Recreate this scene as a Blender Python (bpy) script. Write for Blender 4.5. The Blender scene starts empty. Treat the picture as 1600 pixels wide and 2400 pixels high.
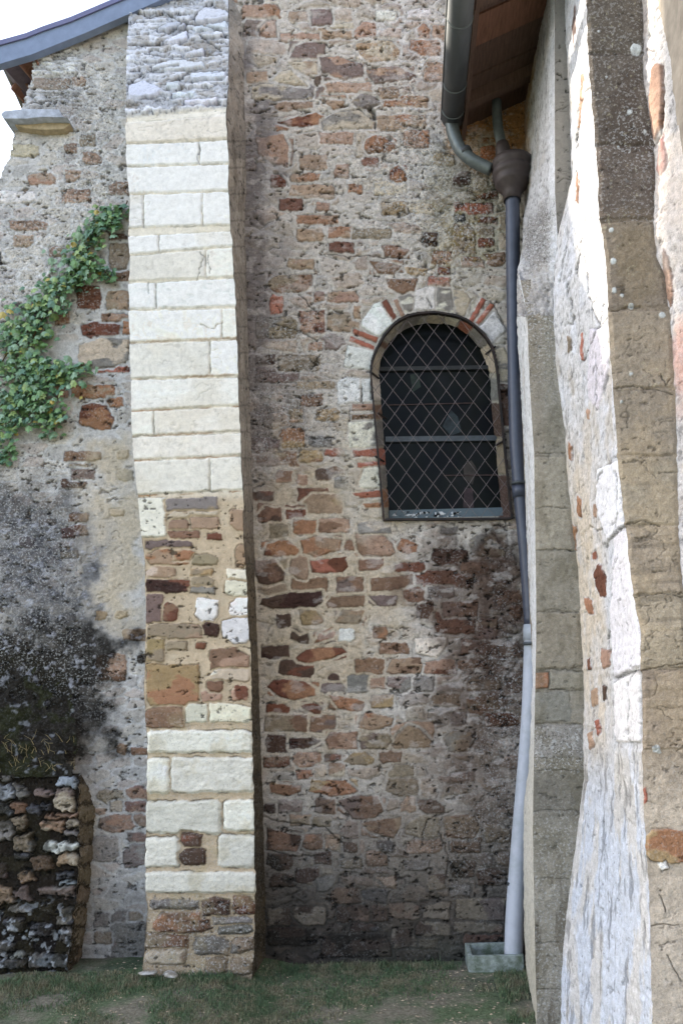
import bpy, math
import numpy as np
from mathutils import Matrix, Vector
sc = bpy.context.scene
RD = math.radians

# ------------------------------------------------------------------ camera
F = 1867.0                      # focal length in pixels of a 1600 x 2400 picture
CX, CY = 945.0, 1496.0          # principal point
PITCH, ROLL = RD(4.2), RD(1.5)
CAM = np.array([0.0, 0.0, 1.5])
cd = bpy.data.cameras.new('camera')
cam = bpy.data.objects.new('camera', cd)
sc.collection.objects.link(cam)
cd.sensor_fit = 'HORIZONTAL'
cd.sensor_width = 24.0
cd.lens = F / 1600.0 * 24.0
cd.shift_x = (800 - CX) / 1600.0
cd.shift_y = (CY - 1200) / 1600.0
cd.clip_start = 0.05
cd.clip_end = 3000
R = Matrix.Rotation(RD(90) + PITCH, 3, 'X') @ Matrix.Rotation(-ROLL, 3, 'Z')
cam.matrix_world = Matrix.Translation(Vector(CAM)) @ R.to_4x4()
sc.camera = cam
RM = np.array(R)

def ray(px, py):
    px = np.asarray(px, float); py = np.asarray(py, float)
    l = np.stack([(px - CX) / F, -(py - CY) / F, -np.ones_like(px)], -1)
    return l @ RM.T
def at(px, py, Y):              # pixel + depth -> point
    d = ray(px, py)
    return CAM + d * (np.asarray(Y, float) / d[..., 1])[..., None]
def proj(P):                    # point -> pixel
    l = (P - CAM) @ RM
    return CX - F * l[..., 0] / l[..., 2], CY + F * l[..., 1] / l[..., 2]

# ------------------------------------------------------------------ light
SUN = np.array([-3.5, 1.0, 1.95]); SUN /= np.linalg.norm(SUN)
ELEV = math.asin(SUN[2]); AZ = math.atan2(SUN[0], SUN[1])
w = bpy.data.worlds.new('World'); sc.world = w; w.use_nodes = True
nt = w.node_tree; nt.nodes.clear()
out = nt.nodes.new('ShaderNodeOutputWorld'); bg = nt.nodes.new('ShaderNodeBackground')
sky = nt.nodes.new('ShaderNodeTexSky'); sky.sky_type = 'NISHITA'; sky.sun_disc = False
sky.sun_elevation = ELEV; sky.sun_rotation = AZ; sky.dust_density = 2.5; sky.air_density = 1.0; sky.ozone_density = 1.0
hsv = nt.nodes.new('ShaderNodeHueSaturation'); hsv.inputs['Saturation'].default_value = 0.7
nt.links.new(sky.outputs[0], hsv.inputs['Color']); nt.links.new(hsv.outputs[0], bg.inputs[0])
bg.inputs[1].default_value = 0.15
nt.links.new(bg.outputs[0], out.inputs[0])
sl = bpy.data.lights.new('sun', 'SUN'); sl.energy = 2.6; sl.angle = RD(0.5); sl.color = (1, .9, .74)
so = bpy.data.objects.new('sun', sl); sc.collection.objects.link(so)
so.rotation_euler = Vector(SUN).to_track_quat('Z', 'Y').to_euler(); so.location = Vector(SUN) * 20
sc.view_settings.view_transform = 'Standard'; sc.view_settings.look = 'None'
sc.view_settings.exposure = 1.95; sc.view_settings.gamma = 1.0
sc.cycles.max_bounces = 6; sc.cycles.diffuse_bounces = 4

# ------------------------------------------------------------------ noise
_rng = np.random.RandomState(7)
TAB = _rng.rand(256, 256); TB2 = _rng.rand(256, 256); TB3 = _rng.rand(256, 256)
def vn(x, y, s=0):
    x = x + s * 17.3; y = y + s * 9.1
    i = np.floor(x).astype(int); j = np.floor(y).astype(int)
    a = x - i; b = y - j; a = a * a * (3 - 2 * a); b = b * b * (3 - 2 * b)
    i0 = i & 255; j0 = j & 255; i1 = (i + 1) & 255; j1 = (j + 1) & 255
    return (TAB[i0, j0] * (1 - a) + TAB[i1, j0] * a) * (1 - b) + (TAB[i0, j1] * (1 - a) + TAB[i1, j1] * a) * b
def fbm(x, y, o=4, s=0):
    r = 0; am = 1; t = 0
    for k in range(o):
        r = r + am * vn(x, y, s + k * 3); t += am; am *= .55; x = x * 2.03; y = y * 2.03
    return r / t
def worley(x, y, s=0):
    x = x + s * 11.7; y = y + s * 5.3
    i = np.floor(x).astype(int); j = np.floor(y).astype(int)
    f1 = np.full(x.shape, 9.0); f2 = f1.copy(); cid = np.zeros(x.shape)
    for di in (-1, 0, 1):
        for dj in (-1, 0, 1):
            a = (i + di) & 255; b = (j + dj) & 255
            d = np.hypot(i + di + TAB[a, b] - x, j + dj + TB2[a, b] - y)
            nw = d < f1
            f2 = np.where(nw, f1, np.minimum(f2, d)); cid = np.where(nw, TB3[a, b], cid); f1 = np.where(nw, d, f1)
    return f1, f2, cid
def ss(a, b, x):
    t = np.clip((x - a) / (b - a), 0, 1); return t * t * (3 - 2 * t)
def lin(r, g, b):
    c = np.array([r, g, b], float) / 255
    return np.where(c < .04045, c / 12.92, ((c + .055) / 1.055) ** 2.4)

PAL = dict(R=(120, 72, 52), B=(138, 104, 80), T=(168, 138, 110), P=(126, 106, 100), O=(166, 116, 80), Y=(172, 144, 100),
           G=(134, 128, 122), W=(226, 224, 220), S=(84, 84, 90), K=(72, 48, 42), M=(174, 138, 114), L=(196, 180, 156),
           C=(222, 214, 196), D=(92, 70, 58), E=(58, 52, 46), N=(172, 100, 76), A=(150, 132, 108), Z=(160, 168, 182))
PAL = {k: lin(*v) for k, v in PAL.items()}
PAL = {k: (v.mean() * .22 + v * .78) * 1.05 for k, v in PAL.items()}

# ------------------------------------------------------------------ objects and materials
def mk(name, label=None, cat=None, group=None, loc=(0, 0, 0), kind=None):
    o = bpy.data.objects.new(name, None); sc.collection.objects.link(o); o.location = loc
    o.empty_display_size = .1
    tag(o, label, cat, group, kind); return o
def tag(o, label=None, cat=None, group=None, kind=None):
    if label: o['label'] = label
    if cat: o['category'] = cat
    if group: o['group'] = group
    if kind: o['kind'] = kind
    return o
def grandloc(o):
    v = np.zeros(3)
    while o is not None:
        v += np.array(o.location); o = o.parent
    return v
def raw(name, V, Fc, mat, parent=None, smooth=False, sizes=None, loc=None):
    """V world coordinates; Fc list of faces or (n,4) int array"""
    V = np.asarray(V, float)
    me = bpy.data.meshes.new(name)
    off = grandloc(parent)
    here = np.zeros(3)
    if loc is not None: here = np.array(loc, float) - off
    V = V - off - here
    if isinstance(Fc, np.ndarray):
        n, k = Fc.shape
        me.vertices.add(len(V)); me.vertices.foreach_set('co', V.astype(np.float32).ravel())
        me.loops.add(n * k); me.loops.foreach_set('vertex_index', Fc.astype(np.int32).ravel())
        me.polygons.add(n); me.polygons.foreach_set('loop_start', np.arange(0, n * k, k, dtype=np.int32))
        me.update(calc_edges=True)
    else:
        me.from_pydata([tuple(v) for v in V], [], [tuple(f) for f in Fc])
    me.materials.append(mat)
    me.polygons.foreach_set('use_smooth', [smooth] * len(me.polygons))
    o = bpy.data.objects.new(name, me); sc.collection.objects.link(o)
    if parent is not None: o.parent = parent
    o.location = here
    return o
def N(nt, t, **kw):
    n = nt.nodes.new(t)
    for k, v in kw.items():
        if k in n.inputs.keys(): n.inputs[k].default_value = v
        else: setattr(n, k, v)
    return n
def newmat(name, rough=.9, spec=.2):
    m = bpy.data.materials.new(name); m.use_nodes = True
    nt = m.node_tree; b = nt.nodes['Principled BSDF']
    b.inputs['Roughness'].default_value = rough
    b.inputs['Specular IOR Level'].default_value = spec
    return m, nt, b
def mul(nt, a, b, fac=1.0, t='MULTIPLY'):
    m = nt.nodes.new('ShaderNodeMix'); m.data_type = 'RGBA'; m.blend_type = t; m.clamp_result = False
    if isinstance(fac, float): m.inputs[0].default_value = fac
    else: nt.links.new(fac, m.inputs[0])
    for s, v in ((6, a), (7, b)):
        if isinstance(v, tuple): m.inputs[s].default_value = v + (1,)
        else: nt.links.new(v, m.inputs[s])
    return m.outputs[2]
def rng_(nt, v, a, b, c, d):
    m = nt.nodes.new('ShaderNodeMapRange'); nt.links.new(v, m.inputs[0])
    for i, x in enumerate((a, b, c, d)): m.inputs[i + 1].default_value = x
    return m.outputs[0]
def masonry_mat(name, bump=.5, grain=1.0):
    m, nt, b = newmat(name, .92, .15)
    at_ = N(nt, 'ShaderNodeAttribute', attribute_name='Col'); li = N(nt, 'ShaderNodeAttribute', attribute_name='Lich')
    tc = nt.nodes.new('ShaderNodeTexCoord')
    def noise(scale, det=3):
        n = N(nt, 'ShaderNodeTexNoise', Scale=float(scale), Detail=float(det), Roughness=.65); nt.links.new(tc.outputs['Object'], n.inputs['Vector']); return n.outputs[0]
    n1 = noise(38, 5); n2 = noise(210, 3); n3 = noise(85, 3)
    c = mul(nt, at_.outputs['Color'], rng_(nt, n1, .3, .7, 1 - .25 * grain, 1 + .25 * grain))
    c = mul(nt, c, rng_(nt, n2, .3, .7, 1 - .22 * grain, 1 + .22 * grain))
    # lichen: pale crust with dark pits, where the surface carries it
    pale = nt.nodes.new('ShaderNodeMath'); pale.operation = 'MULTIPLY'
    nt.links.new(rng_(nt, n3, .54, .60, 0, .8), pale.inputs[0]); nt.links.new(li.outputs['Fac'], pale.inputs[1])
    c = mul(nt, c, (.56, .57, .58), pale.outputs[0], 'MIX')
    dk = nt.nodes.new('ShaderNodeMath'); dk.operation = 'MULTIPLY'
    nt.links.new(rng_(nt, noise(120, 4), .44, .38, 0, .75), dk.inputs[0]); nt.links.new(li.outputs['Fac'], dk.inputs[1])
    c = mul(nt, c, (.05, .045, .04), dk.outputs[0], 'MIX')
    nt.links.new(c, b.inputs['Base Color'])
    ad = nt.nodes.new('ShaderNodeMath'); ad.operation = 'ADD'
    nt.links.new(noise(90, 6), ad.inputs[0]); nt.links.new(n2, ad.inputs[1])
    bp = N(nt, 'ShaderNodeBump', Strength=bump, Distance=.006); nt.links.new(ad.outputs[0], bp.inputs['Height'])
    nt.links.new(bp.outputs[0], b.inputs['Normal'])
    return m
def plain_mat(name, col, rough=.6, var=.15, scale=30, bump=.1, metallic=0., spec=.4, stretch=None, col2=None, thr=(.45, .65)):
    m, nt, b = newmat(name, rough, spec)
    tc = nt.nodes.new('ShaderNodeTexCoord'); n = N(nt, 'ShaderNodeTexNoise', Scale=float(scale), Detail=5.0, Roughness=.6)
    if stretch:
        mp = nt.nodes.new('ShaderNodeMapping'); mp.inputs['Scale'].default_value = stretch
        nt.links.new(tc.outputs['Object'], mp.inputs[0]); nt.links.new(mp.outputs[0], n.inputs['Vector'])
    else: nt.links.new(tc.outputs['Object'], n.inputs['Vector'])
    c = mul(nt, tuple(float(x) for x in col), rng_(nt, n.outputs[0], .3, .7, 1 - var, 1 + var))
    if col2 is not None:
        n2 = N(nt, 'ShaderNodeTexNoise', Scale=scale * .35, Detail=6.0, Roughness=.7); nt.links.new(tc.outputs['Object'], n2.inputs['Vector'])
        c = mul(nt, c, tuple(float(x) for x in col2), rng_(nt, n2.outputs[0], thr[0], thr[1], 0, 1), 'MIX')
    nt.links.new(c, b.inputs['Base Color']); b.inputs['Metallic'].default_value = metallic
    bp = N(nt, 'ShaderNodeBump', Strength=bump, Distance=.004); nt.links.new(n.outputs[0], bp.inputs['Height']); nt.links.new(bp.outputs[0], b.inputs['Normal'])
    return m
M_RUB = masonry_mat('rubble_masonry', .6, 1.0)
M_ASH = masonry_mat('limestone', .3, .45)
M_REN = masonry_mat('weathered_render', .6, .8)

# ------------------------------------------------------------------ relief surfaces
class Surf:
    def __init__(s, base, seed=0, outdir=None):
        s.b = base; s.nv, s.nu = base.shape[:2]; s.seed = seed
        du = np.gradient(base, axis=1); dv = np.gradient(base, axis=0)
        n = np.cross(du, dv); n /= np.linalg.norm(n, axis=-1, keepdims=True) + 1e-12
        mid = base[s.nv // 2, s.nu // 2]
        if outdir is None: outdir = CAM - mid
        if (n[s.nv // 2, s.nu // 2] @ np.asarray(outdir, float)) < 0: n = -n; s.flip = True
        else: s.flip = False
        s.n = n
        s.px, s.py = proj(base)
        s.U = np.cumsum(np.concatenate([np.zeros((s.nv, 1)), np.linalg.norm(np.diff(base, axis=1), axis=-1)], 1), 1)
        s.V = -base[..., 2]
        s.H = np.zeros((s.nv, s.nu)); s.C = np.zeros((s.nv, s.nu, 3)) + PAL['L']; s.L = np.zeros((s.nv, s.nu))
        s.rs = np.random.RandomState(seed + 100)
        s.wx = (fbm(s.U * 28, s.V * 28, 3, 3 + seed) - .5) * 16
        s.wy = (fbm(s.U * 28, s.V * 28, 3, 23 + seed) - .5) * 13
        s.fine = fbm(s.U * 70, s.V * 70, 3, 41 + seed) - .5
        s.mid = fbm(s.U * 14, s.V * 14, 4, 51 + seed) - .5
        s.used = np.zeros((s.nv, s.nu), bool)
    def window(s, x0, y0, x1, y1, pad=14):
        m = (s.px > x0 - pad) & (s.px < x1 + pad) & (s.py > y0 - pad) & (s.py < y1 + pad)
        r = np.where(m.any(1))[0]; c = np.where(m.any(0))[0]
        if len(r) == 0 or len(c) == 0: return None
        return slice(r[0], r[-1] + 1), slice(c[0], c[-1] + 1)
    def sdf(s, pts, w, warp=1.0):
        X = s.px[w] + s.wx[w] * warp; Y = s.py[w] + s.wy[w] * warp
        d = np.full(X.shape, 1e9); sg = np.ones(X.shape)
        n = len(pts)
        for i in range(n):
            ax, ay = pts[i]; bx, by = pts[i - 1]
            ex, ey = bx - ax, by - ay; wx_, wy_ = X - ax, Y - ay
            t = np.clip((wx_ * ex + wy_ * ey) / (ex * ex + ey * ey + 1e-9), 0, 1)
            d = np.minimum(d, (wx_ - ex * t) ** 2 + (wy_ - ey * t) ** 2)
            c1 = Y >= ay; c2 = Y < by; c3 = ex * wy_ > ey * wx_
            sg = np.where((c1 & c2 & c3) | (~c1 & ~c2 & ~c3), -sg, sg)
        return sg * np.sqrt(d)
    def poly(s, pts, col, h=.006, warp=.5, hj=.07, var=.22, halo=5, groove=.007, rnd=2.6, mix=1.0, lich=0., col2=None, rough=.002, gcol=.45, grow=0.):
        xs = [p[0] for p in pts]; ys = [p[1] for p in pts]
        w = s.window(min(xs), min(ys), max(xs), max(ys))
        if w is None: return
        d = s.sdf(pts, w, warp) - grow
        col = PAL[col] if isinstance(col, str) else np.asarray(col)
        jit = 1 + (s.rs.rand() - .5) * .30; hue = 1 + (s.rs.rand(3) - .5) * hj
        ph = s.rs.rand() * 50
        loc = fbm(s.U[w] * 12 + ph, s.V[w] * 30 + ph, 4, 7) - .5
        lo2 = fbm(s.U[w] * 7 + ph, s.V[w] * 9 + ph, 2, 9) - .5
        c = col * jit * hue * (1 + var * 2 * loc[..., None] + var * 1.6 * lo2[..., None])
        if col2 is not None:
            k = ss(.0, .12, lo2 + loc * .5)[..., None]; c = c * (1 - k) + (PAL[col2] if isinstance(col2, str) else col2) * k
        d = d + s.fine[w] * 3.2
        a = ss(1.0, -1.0, d) * mix
        if halo:      # mortar collar that separates it from what lies under
            k = ss(halo + 3, halo - 1, d) * (1 - ss(1.0, -1.0, d)) * mix
            mc = s.mcol[w] if hasattr(s, 'mcol') else s.C[w]
            s.C[w] = s.C[w] * (1 - k[..., None]) + mc * k[..., None]
            s.H[w] = s.H[w] * (1 - k) + (s.mh[w] if hasattr(s, 'mh') else 0) * k
        s.C[w] = s.C[w] * (1 - a[..., None]) + c * a[..., None]
        prof = ss(1, -rnd, d)
        hh = h * prof + (loc * 2.2 + s.fine[w] * 1.2) * rough * prof
        s.H[w] = s.H[w] * (1 - a) + ((s.mh[w] * .3 if hasattr(s, 'mh') else 0) + hh) * a
        s.L[w] = s.L[w] * (1 - a) + lich * a
        gate = ss(.42, .62, fbm(s.U[w] * 18 + ph, s.V[w] * 18, 2, 5))
        g = np.exp(-((d - .5) / 1.7) ** 2) * gate * mix
        s.H[w] -= groove * g
        s.C[w] *= (1 - gcol * g * .9)[..., None]
        s.used[w] |= d < halo
    def stones(s, ox, oy, k, data, **kw):
        for it in data:
            x0, y0, x1, y1, c = it[:5]; rot = it[5] if len(it) > 5 else 0
            r = s.rs.rand(16)
            cx, cy = (x0 + x1) / 2, (y0 + y1) / 2; a, b = (x1 - x0) / 2, (y1 - y0) / 2
            q = min(a, b)
            P = []
            for i, (sx, sy) in enumerate(((-1, -1), (1, -1), (1, 1), (-1, 1))):
                cut = min(q * (.06 + 1.9 * r[i] ** 2.2), a * .8); cu2 = b * (.06 + .85 * r[i + 4] ** 1.8)
                p1 = (sx * (a - cut), sy * b * (1 - .14 * r[i + 8])); p2 = (sx * a * (1 - .06 * r[i + 12]), sy * (b - cu2))
                P += [p2, p1] if sx * sy > 0 else [p1, p2]
                if i in (0, 2): P.append((a * (r[i + 5] - .5) * .8, sy * b * (1.04 - .22 * r[i + 9])))
            co, si = math.cos(RD(rot)), math.sin(RD(rot))
            P = [((cx + x * co - y * si) / k + ox, (cy + x * si + y * co) / k + oy) for x, y in P]
            o = dict(grow=1.6); o.update(kw)
            if len(c) > 1 and c[1:] in PAL: o['col2'] = c[1:]
            s.poly(P, c[0], **o)
    def crack(s, pts, wd=1.6, depth=.012, dark=.75, jag=1.0):
        xs = [p[0] for p in pts]; ys = [p[1] for p in pts]
        w = s.window(min(xs), min(ys), max(xs), max(ys))
        if w is None: return
        X = s.px[w] + s.wx[w] * .6 * jag + s.fine[w] * 5 * jag; Y = s.py[w] + s.wy[w] * .6 * jag + s.fine[w] * 4 * jag
        d = np.full(X.shape, 1e9)
        for (ax, ay), (bx, by) in zip(pts[:-1], pts[1:]):
            ex, ey = bx - ax, by - ay
            t = np.clip(((X - ax) * ex + (Y - ay) * ey) / (ex * ex + ey * ey + 1e-9), 0, 1)
            d = np.minimum(d, np.hypot(X - ax - ex * t, Y - ay - ey * t))
        g = np.exp(-(d / wd) ** 2)
        s.H[w] -= depth * g; s.C[w] *= (1 - dark * g)[..., None]
    def blob(s, x, y, rx, ry, rot=0, soft=.5, noise=1.0):
        co, si = math.cos(RD(rot)), math.sin(RD(rot))
        X = s.px - x; Y = s.py - y
        a = (X * co + Y * si) / rx; b = (-X * si + Y * co) / ry
        d = np.sqrt(a * a + b * b) + (fbm(s.U * 7, s.V * 7, 5, 77 + s.seed) - .5) * 1.6 * noise
        return ss(1 + soft, 1 - soft, d)
    def tint(s, m, col, k=1.0):
        m = (m * k)[..., None]; s.C = s.C * (1 - m) + np.asarray(col) * m
    def pits(s, amt=.02, m=1.0, sc=1.0, depth=.012):
        n = fbm(s.U * 26 * sc, s.V * 44 * sc, 4, 201 + s.seed) + .08 * (fbm(s.U * 5, s.V * 5, 3, 203) - .5)
        p = ss(.70 - amt, .735 - amt, n) * m
        s.H -= depth * p; s.C *= (1 - .72 * p)[..., None]
        n2 = fbm(s.U * 60 * sc, s.V * 70 * sc, 3, 221 + s.seed); p2 = ss(.76 - amt, .79 - amt, n2) * m
        s.H -= depth * .5 * p2; s.C *= (1 - .55 * p2)[..., None]
    def hair(s, m=1.0, k=.5, sx=5., sy=9.):
        a = fbm(s.U * sx, s.V * sy, 4, 231 + s.seed); g = np.exp(-((a - .5) / .006) ** 2) * ss(.5, .62, fbm(s.U * 3, s.V * 3, 2, 233 + s.seed)) * m
        s.H -= .006 * g; s.C *= (1 - k * g)[..., None]
    def build(s, name, mat, parent, keep=None, edge=0, extra=None):
        H = s.H
        if edge:
            i = np.arange(s.nu); j = np.arange(s.nv)
            e = np.minimum(np.minimum(i, s.nu - 1 - i)[None, :] + 0 * j[:, None], 1e9)
            e = np.clip(e / edge, 0, 1); H = H * e
        V = s.b + s.n * H[..., None]
        idx = np.arange(s.nv * s.nu).reshape(s.nv, s.nu)
        q = np.stack([idx[:-1, :-1], idx[:-1, 1:], idx[1:, 1:], idx[1:, :-1]], -1).reshape(-1, 4)
        if s.flip: q = q[:, ::-1]
        if keep is not None:
            kf = keep.ravel()[q].all(1); q = q[kf]
        us = np.unique(q); re = np.zeros(s.nv * s.nu, int); re[us] = np.arange(len(us)); q = re[q]
        V = V.reshape(-1, 3)[us]
        o = raw(name, V, np.ascontiguousarray(q), mat, parent, True)
        c = np.ones((len(us), 4), np.float32); c[:, :3] = np.clip(s.C.reshape(-1, 3)[us], .008, .86)
        a = o.data.attributes.new('Col', 'FLOAT_COLOR', 'POINT'); a.data.foreach_set('color', c.ravel())
        a = o.data.attributes.new('Lich', 'FLOAT', 'POINT'); a.data.foreach_set('value', np.clip(s.L.ravel()[us], 0, 1).astype(np.float32))
        return o

def curve(pts, chip=0., blk=None, seed=0):                 # [(y, x)] -> x(y); chip: worn, blockwise uneven edge
    a = np.array(sorted(pts), float)
    def f(y):
        r = np.interp(y, a[:, 0], a[:, 1])
        if chip:
            yy = np.asarray(y, float)
            r = r + (fbm(yy / 22. + seed, yy * 0 + seed, 4, seed) - .5) * chip * 2.2
            if blk is not None:
                k = np.searchsorted(blk, yy); r = r + (TAB[k % 200, seed] - .5) * chip
                for b in blk: r = r + chip * .8 * np.exp(-((yy - b) / 4.) ** 2) * (.3 + TAB[int(b) % 200, seed + 1])*(-1 if seed % 2 else 1)
        return r
    return f
def ruled(lx, ly, rx, ry, y0, y1, YL, YR, du=.005, dv=.005, left_py=None):
    """surface between two traced edges; lx, rx give x(py), YL, YR give depth(py)"""
    f = lambda v: v if callable(v) else (lambda y: np.full_like(y, float(v)))
    YL, YR = f(YL), f(YR)
    ym = (y0 + y1) / 2
    A = at(lx(np.array([y0, y1])), np.array([y0, y1]), YL(np.array([y0, y1], float)))
    nv = int(abs(np.linalg.norm(A[0] - A[1])) / dv) + 2
    t = np.linspace(0, 1, nv)
    pl = y0 + (y1 - y0) * t
    Ll = at(lx(pl), pl, YL(pl))
    # right edge at the same heights above ground as the left edge
    pr = np.linspace(y0 - 300, y1 + 300, 400); Rr = at(rx(pr), pr, YR(pr))
    o = np.argsort(Rr[:, 2]); z = Ll[:, 2]
    Rl = np.stack([np.interp(z, Rr[o, 2], Rr[o, k]) for k in range(3)], -1)
    wd = np.linalg.norm(Ll - Rl, axis=1).max()
    nu = max(int(wd / du) + 2, 4)
    s_ = np.linspace(0, 1, nu)[None, :, None]
    return Ll[:, None] * (1 - s_) + Rl[:, None] * s_
def plane_grid(x0, x1, y0, y1, Y, st=.005):
    P = at(np.array([x0, x1, x0, x1]), np.array([y0, y0, y1, y1]), Y)
    X0, X1 = P[:, 0].min(), P[:, 0].max(); Z0, Z1 = P[:, 2].min(), P[:, 2].max()
    nu = int((X1 - X0) / st) + 1; nv = int((Z1 - Z0) / st) + 1
    X, Z = np.meshgrid(np.linspace(X0, X1, nu), np.linspace(Z1, Z0, nv))
    return np.stack([X, np.full_like(X, Y), Z], -1)
def prism(name, poly_px, Y0, Y1, mat, parent):        # outline traced at depth Y0, extruded straight back to Y1
    P = at(np.array([p[0] for p in poly_px]), np.array([p[1] for p in poly_px]), Y0)
    n = len(P); Q = P.copy(); Q[:, 1] = Y1
    fs = [list(range(n)), list(range(n, 2 * n))[::-1]] + [[i, i + n, (i + 1) % n + n, (i + 1) % n] for i in range(n)]
    return raw(name, np.concatenate([P, Q]), fs, mat, parent)
def box(x0, x1, y0, y1, z0, z1):
    V = [(x, y, z) for x in (x0, x1) for y in (y0, y1) for z in (z0, z1)]
    return V, [(0, 1, 3, 2), (4, 6, 7, 5), (0, 4, 5, 1), (2, 3, 7, 6), (0, 2, 6, 4), (1, 5, 7, 3)]
def tube(path, rad, seg=20, cap=True):
    path = np.asarray(path, float); n = len(path); rad = np.full(n, rad) if np.isscalar(rad) else np.asarray(rad, float)
    T = np.gradient(path, axis=0); T /= np.linalg.norm(T, axis=1, keepdims=True)
    ref = np.array([.3, -1, .05]); V = []
    for i in range(n):
        a = np.cross(T[i], ref); a /= np.linalg.norm(a); b = np.cross(T[i], a)
        for k in range(seg):
            t = 2 * math.pi * k / seg; V.append(path[i] + rad[i] * (a * math.cos(t) + b * math.sin(t)))
    fs = [[i * seg + k, i * seg + (k + 1) % seg, (i + 1) * seg + (k + 1) % seg, (i + 1) * seg + k] for i in range(n - 1) for k in range(seg)]
    if cap: fs += [list(range(seg))[::-1], [(n - 1) * seg + k for k in range(seg)]]
    return V, fs
def join(parts):
    V, fs = [], []
    for v, f in parts:
        o = len(V); V += [tuple(x) for x in v]; fs += [[i + o for i in g] for g in f]
    return V, fs
def smoothpath(P, n=8):
    P = np.asarray(P, float); out = []
    for i in range(len(P) - 1):
        p0 = P[max(i - 1, 0)]; p1 = P[i]; p2 = P[i + 1]; p3 = P[min(i + 2, len(P) - 1)]
        for t in np.linspace(0, 1, n, endpoint=False):
            out.append(.5 * ((2 * p1) + (-p0 + p2) * t + (2 * p0 - 5 * p1 + 4 * p2 - p3) * t * t + (-p0 + 3 * p1 - 3 * p2 + p3) * t ** 3))
    out.append(P[-1]); return np.array(out)

YW, YP = 4.57, 4.21            # depth of the rear wall and of the pier front
# ------------------------------------------------------------------ rear rubble wall
S = Surf(plane_grid(556, 1330, -60, 2345, YW), 1)
WALLZ = 5.75
x, y = S.px, S.py
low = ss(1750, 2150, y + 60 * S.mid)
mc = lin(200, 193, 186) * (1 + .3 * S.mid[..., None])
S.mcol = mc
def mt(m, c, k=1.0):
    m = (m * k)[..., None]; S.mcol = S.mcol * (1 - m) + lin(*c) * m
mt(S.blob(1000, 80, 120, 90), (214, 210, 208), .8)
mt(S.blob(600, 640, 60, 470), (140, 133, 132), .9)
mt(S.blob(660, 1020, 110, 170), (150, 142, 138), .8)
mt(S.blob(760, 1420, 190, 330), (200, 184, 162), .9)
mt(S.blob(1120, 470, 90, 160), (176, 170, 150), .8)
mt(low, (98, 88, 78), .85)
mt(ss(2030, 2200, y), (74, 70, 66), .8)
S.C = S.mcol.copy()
S.mh = S.mid * .012 + S.fine * .004
S.H = S.mh.copy()
f1, f2, cid = worley(S.U * 5.2 + S.wx * .012, S.V * 11 + S.wy * .02, 3)
edge = f2 - f1
cols = np.array([PAL[c] for c in 'LTMBAPLTGRTYMB'])
cc = cols[(cid * 13.99).astype(int)]
vis = (.35 + .65 * ss(.25, .6, (cid * 7.7) % 1)) * ss(.10, .2, edge + S.fine * .1)
bl = .5 * vis * (1 - .5 * S.blob(600, 640, 60, 470)) * (1 - .75 * S.blob(760, 1400, 190, 300))
cellv = fbm(S.U * 13 + cid * 40, S.V * 30, 3, 15)
cc = cc * (.72 + .56 * cellv[..., None])
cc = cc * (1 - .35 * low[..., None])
S.C = S.C * (1 - bl[..., None]) + cc * bl[..., None]
S.H += .007 * vis * ss(.1, .35, edge)
gr = np.exp(-(edge / .05) ** 2) * ss(.45, .65, fbm(S.U * 15, S.V * 15, 2, 61))
S.H -= .009 * gr; S.C *= (1 - .4 * gr)[..., None]
# stones seen in the photograph
S.stones(520, 0, 2.8, [(130,30,385,115,'OM'),(135,125,355,240,'P'),(440,70,555,135,'T'),(575,55,720,165,'P'),(630,175,1010,250,'T'),
 (375,215,640,275,'M'),(440,275,680,405,'P'),(430,400,630,490,'T'),(340,460,560,560,'L'),(640,360,930,520,'MP'),(770,375,890,430,'B'),
 (880,260,1170,405,'TL'),(935,430,1265,545,'MP'),(660,540,980,600,'M'),(580,565,665,650,'P'),(650,620,810,720,'TO'),(860,615,1040,715,'G'),
 (340,655,600,720,'T',-8),(350,745,685,835,'OR',-8),(655,735,1000,840,'L'),(1010,755,1340,850,'TO'),(1050,630,1350,700,'TO'),
 (210,885,470,1090,'MP',12),(640,860,860,940,'OM'),(935,885,1145,1000,'O'),(1190,850,1360,960,'MO'),(510,1010,690,1110,'T'),
 (320,1140,420,1225,'R'),(450,1140,640,1190,'TO'),(920,1030,1020,1090,'R'),(1095,1085,1215,1200,'RN'),(440,1210,740,1300,'T'),
 (375,1300,525,1380,'RO'),(1050,1320,1215,1405,'YA'),(490,1410,760,1470,'TO'),(490,1500,665,1575,'TB'),(700,1490,870,1560,'TO'),
 (860,1500,1110,1560,'A'),(705,1590,865,1655,'DR'),(1050,1605,1225,1690,'B'),(1370,1650,1510,1740,'BR'),(970,1705,1190,1800,'OB'),
 (300,1800,600,1925,'BA'),(430,1700,600,1760,'TM'),(1100,1825,1290,1930,'B'),(1190,1750,1350,1800,'YA'),(140,990,220,1120,'P'),
 (0,-30,100,20,'T'),(1010,70,1140,130,'W'),(1210,50,1365,120,'W'),(1290,150,1365,280,'OM'),(1380,160,1480,270,'MO'),(1325,400,1480,530,'TM'),
 (880,870,950,1030,'L'),(160,470,300,540,'T'),(190,545,600,650,'GL'),(1010,570,1160,640,'T'),(870,150,1010,260,'M'),(700,150,860,180,'L'),
 (740,1080,830,1160,'BM'),(610,490,650,550,'D'),(1240,260,1430,360,'OM'),(830,1210,920,1260,'TO'),(620,1330,700,1380,'M'),(1000,1190,1210,1280,'L')],
 lich=.12, h=.005, mix=.92)
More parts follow.
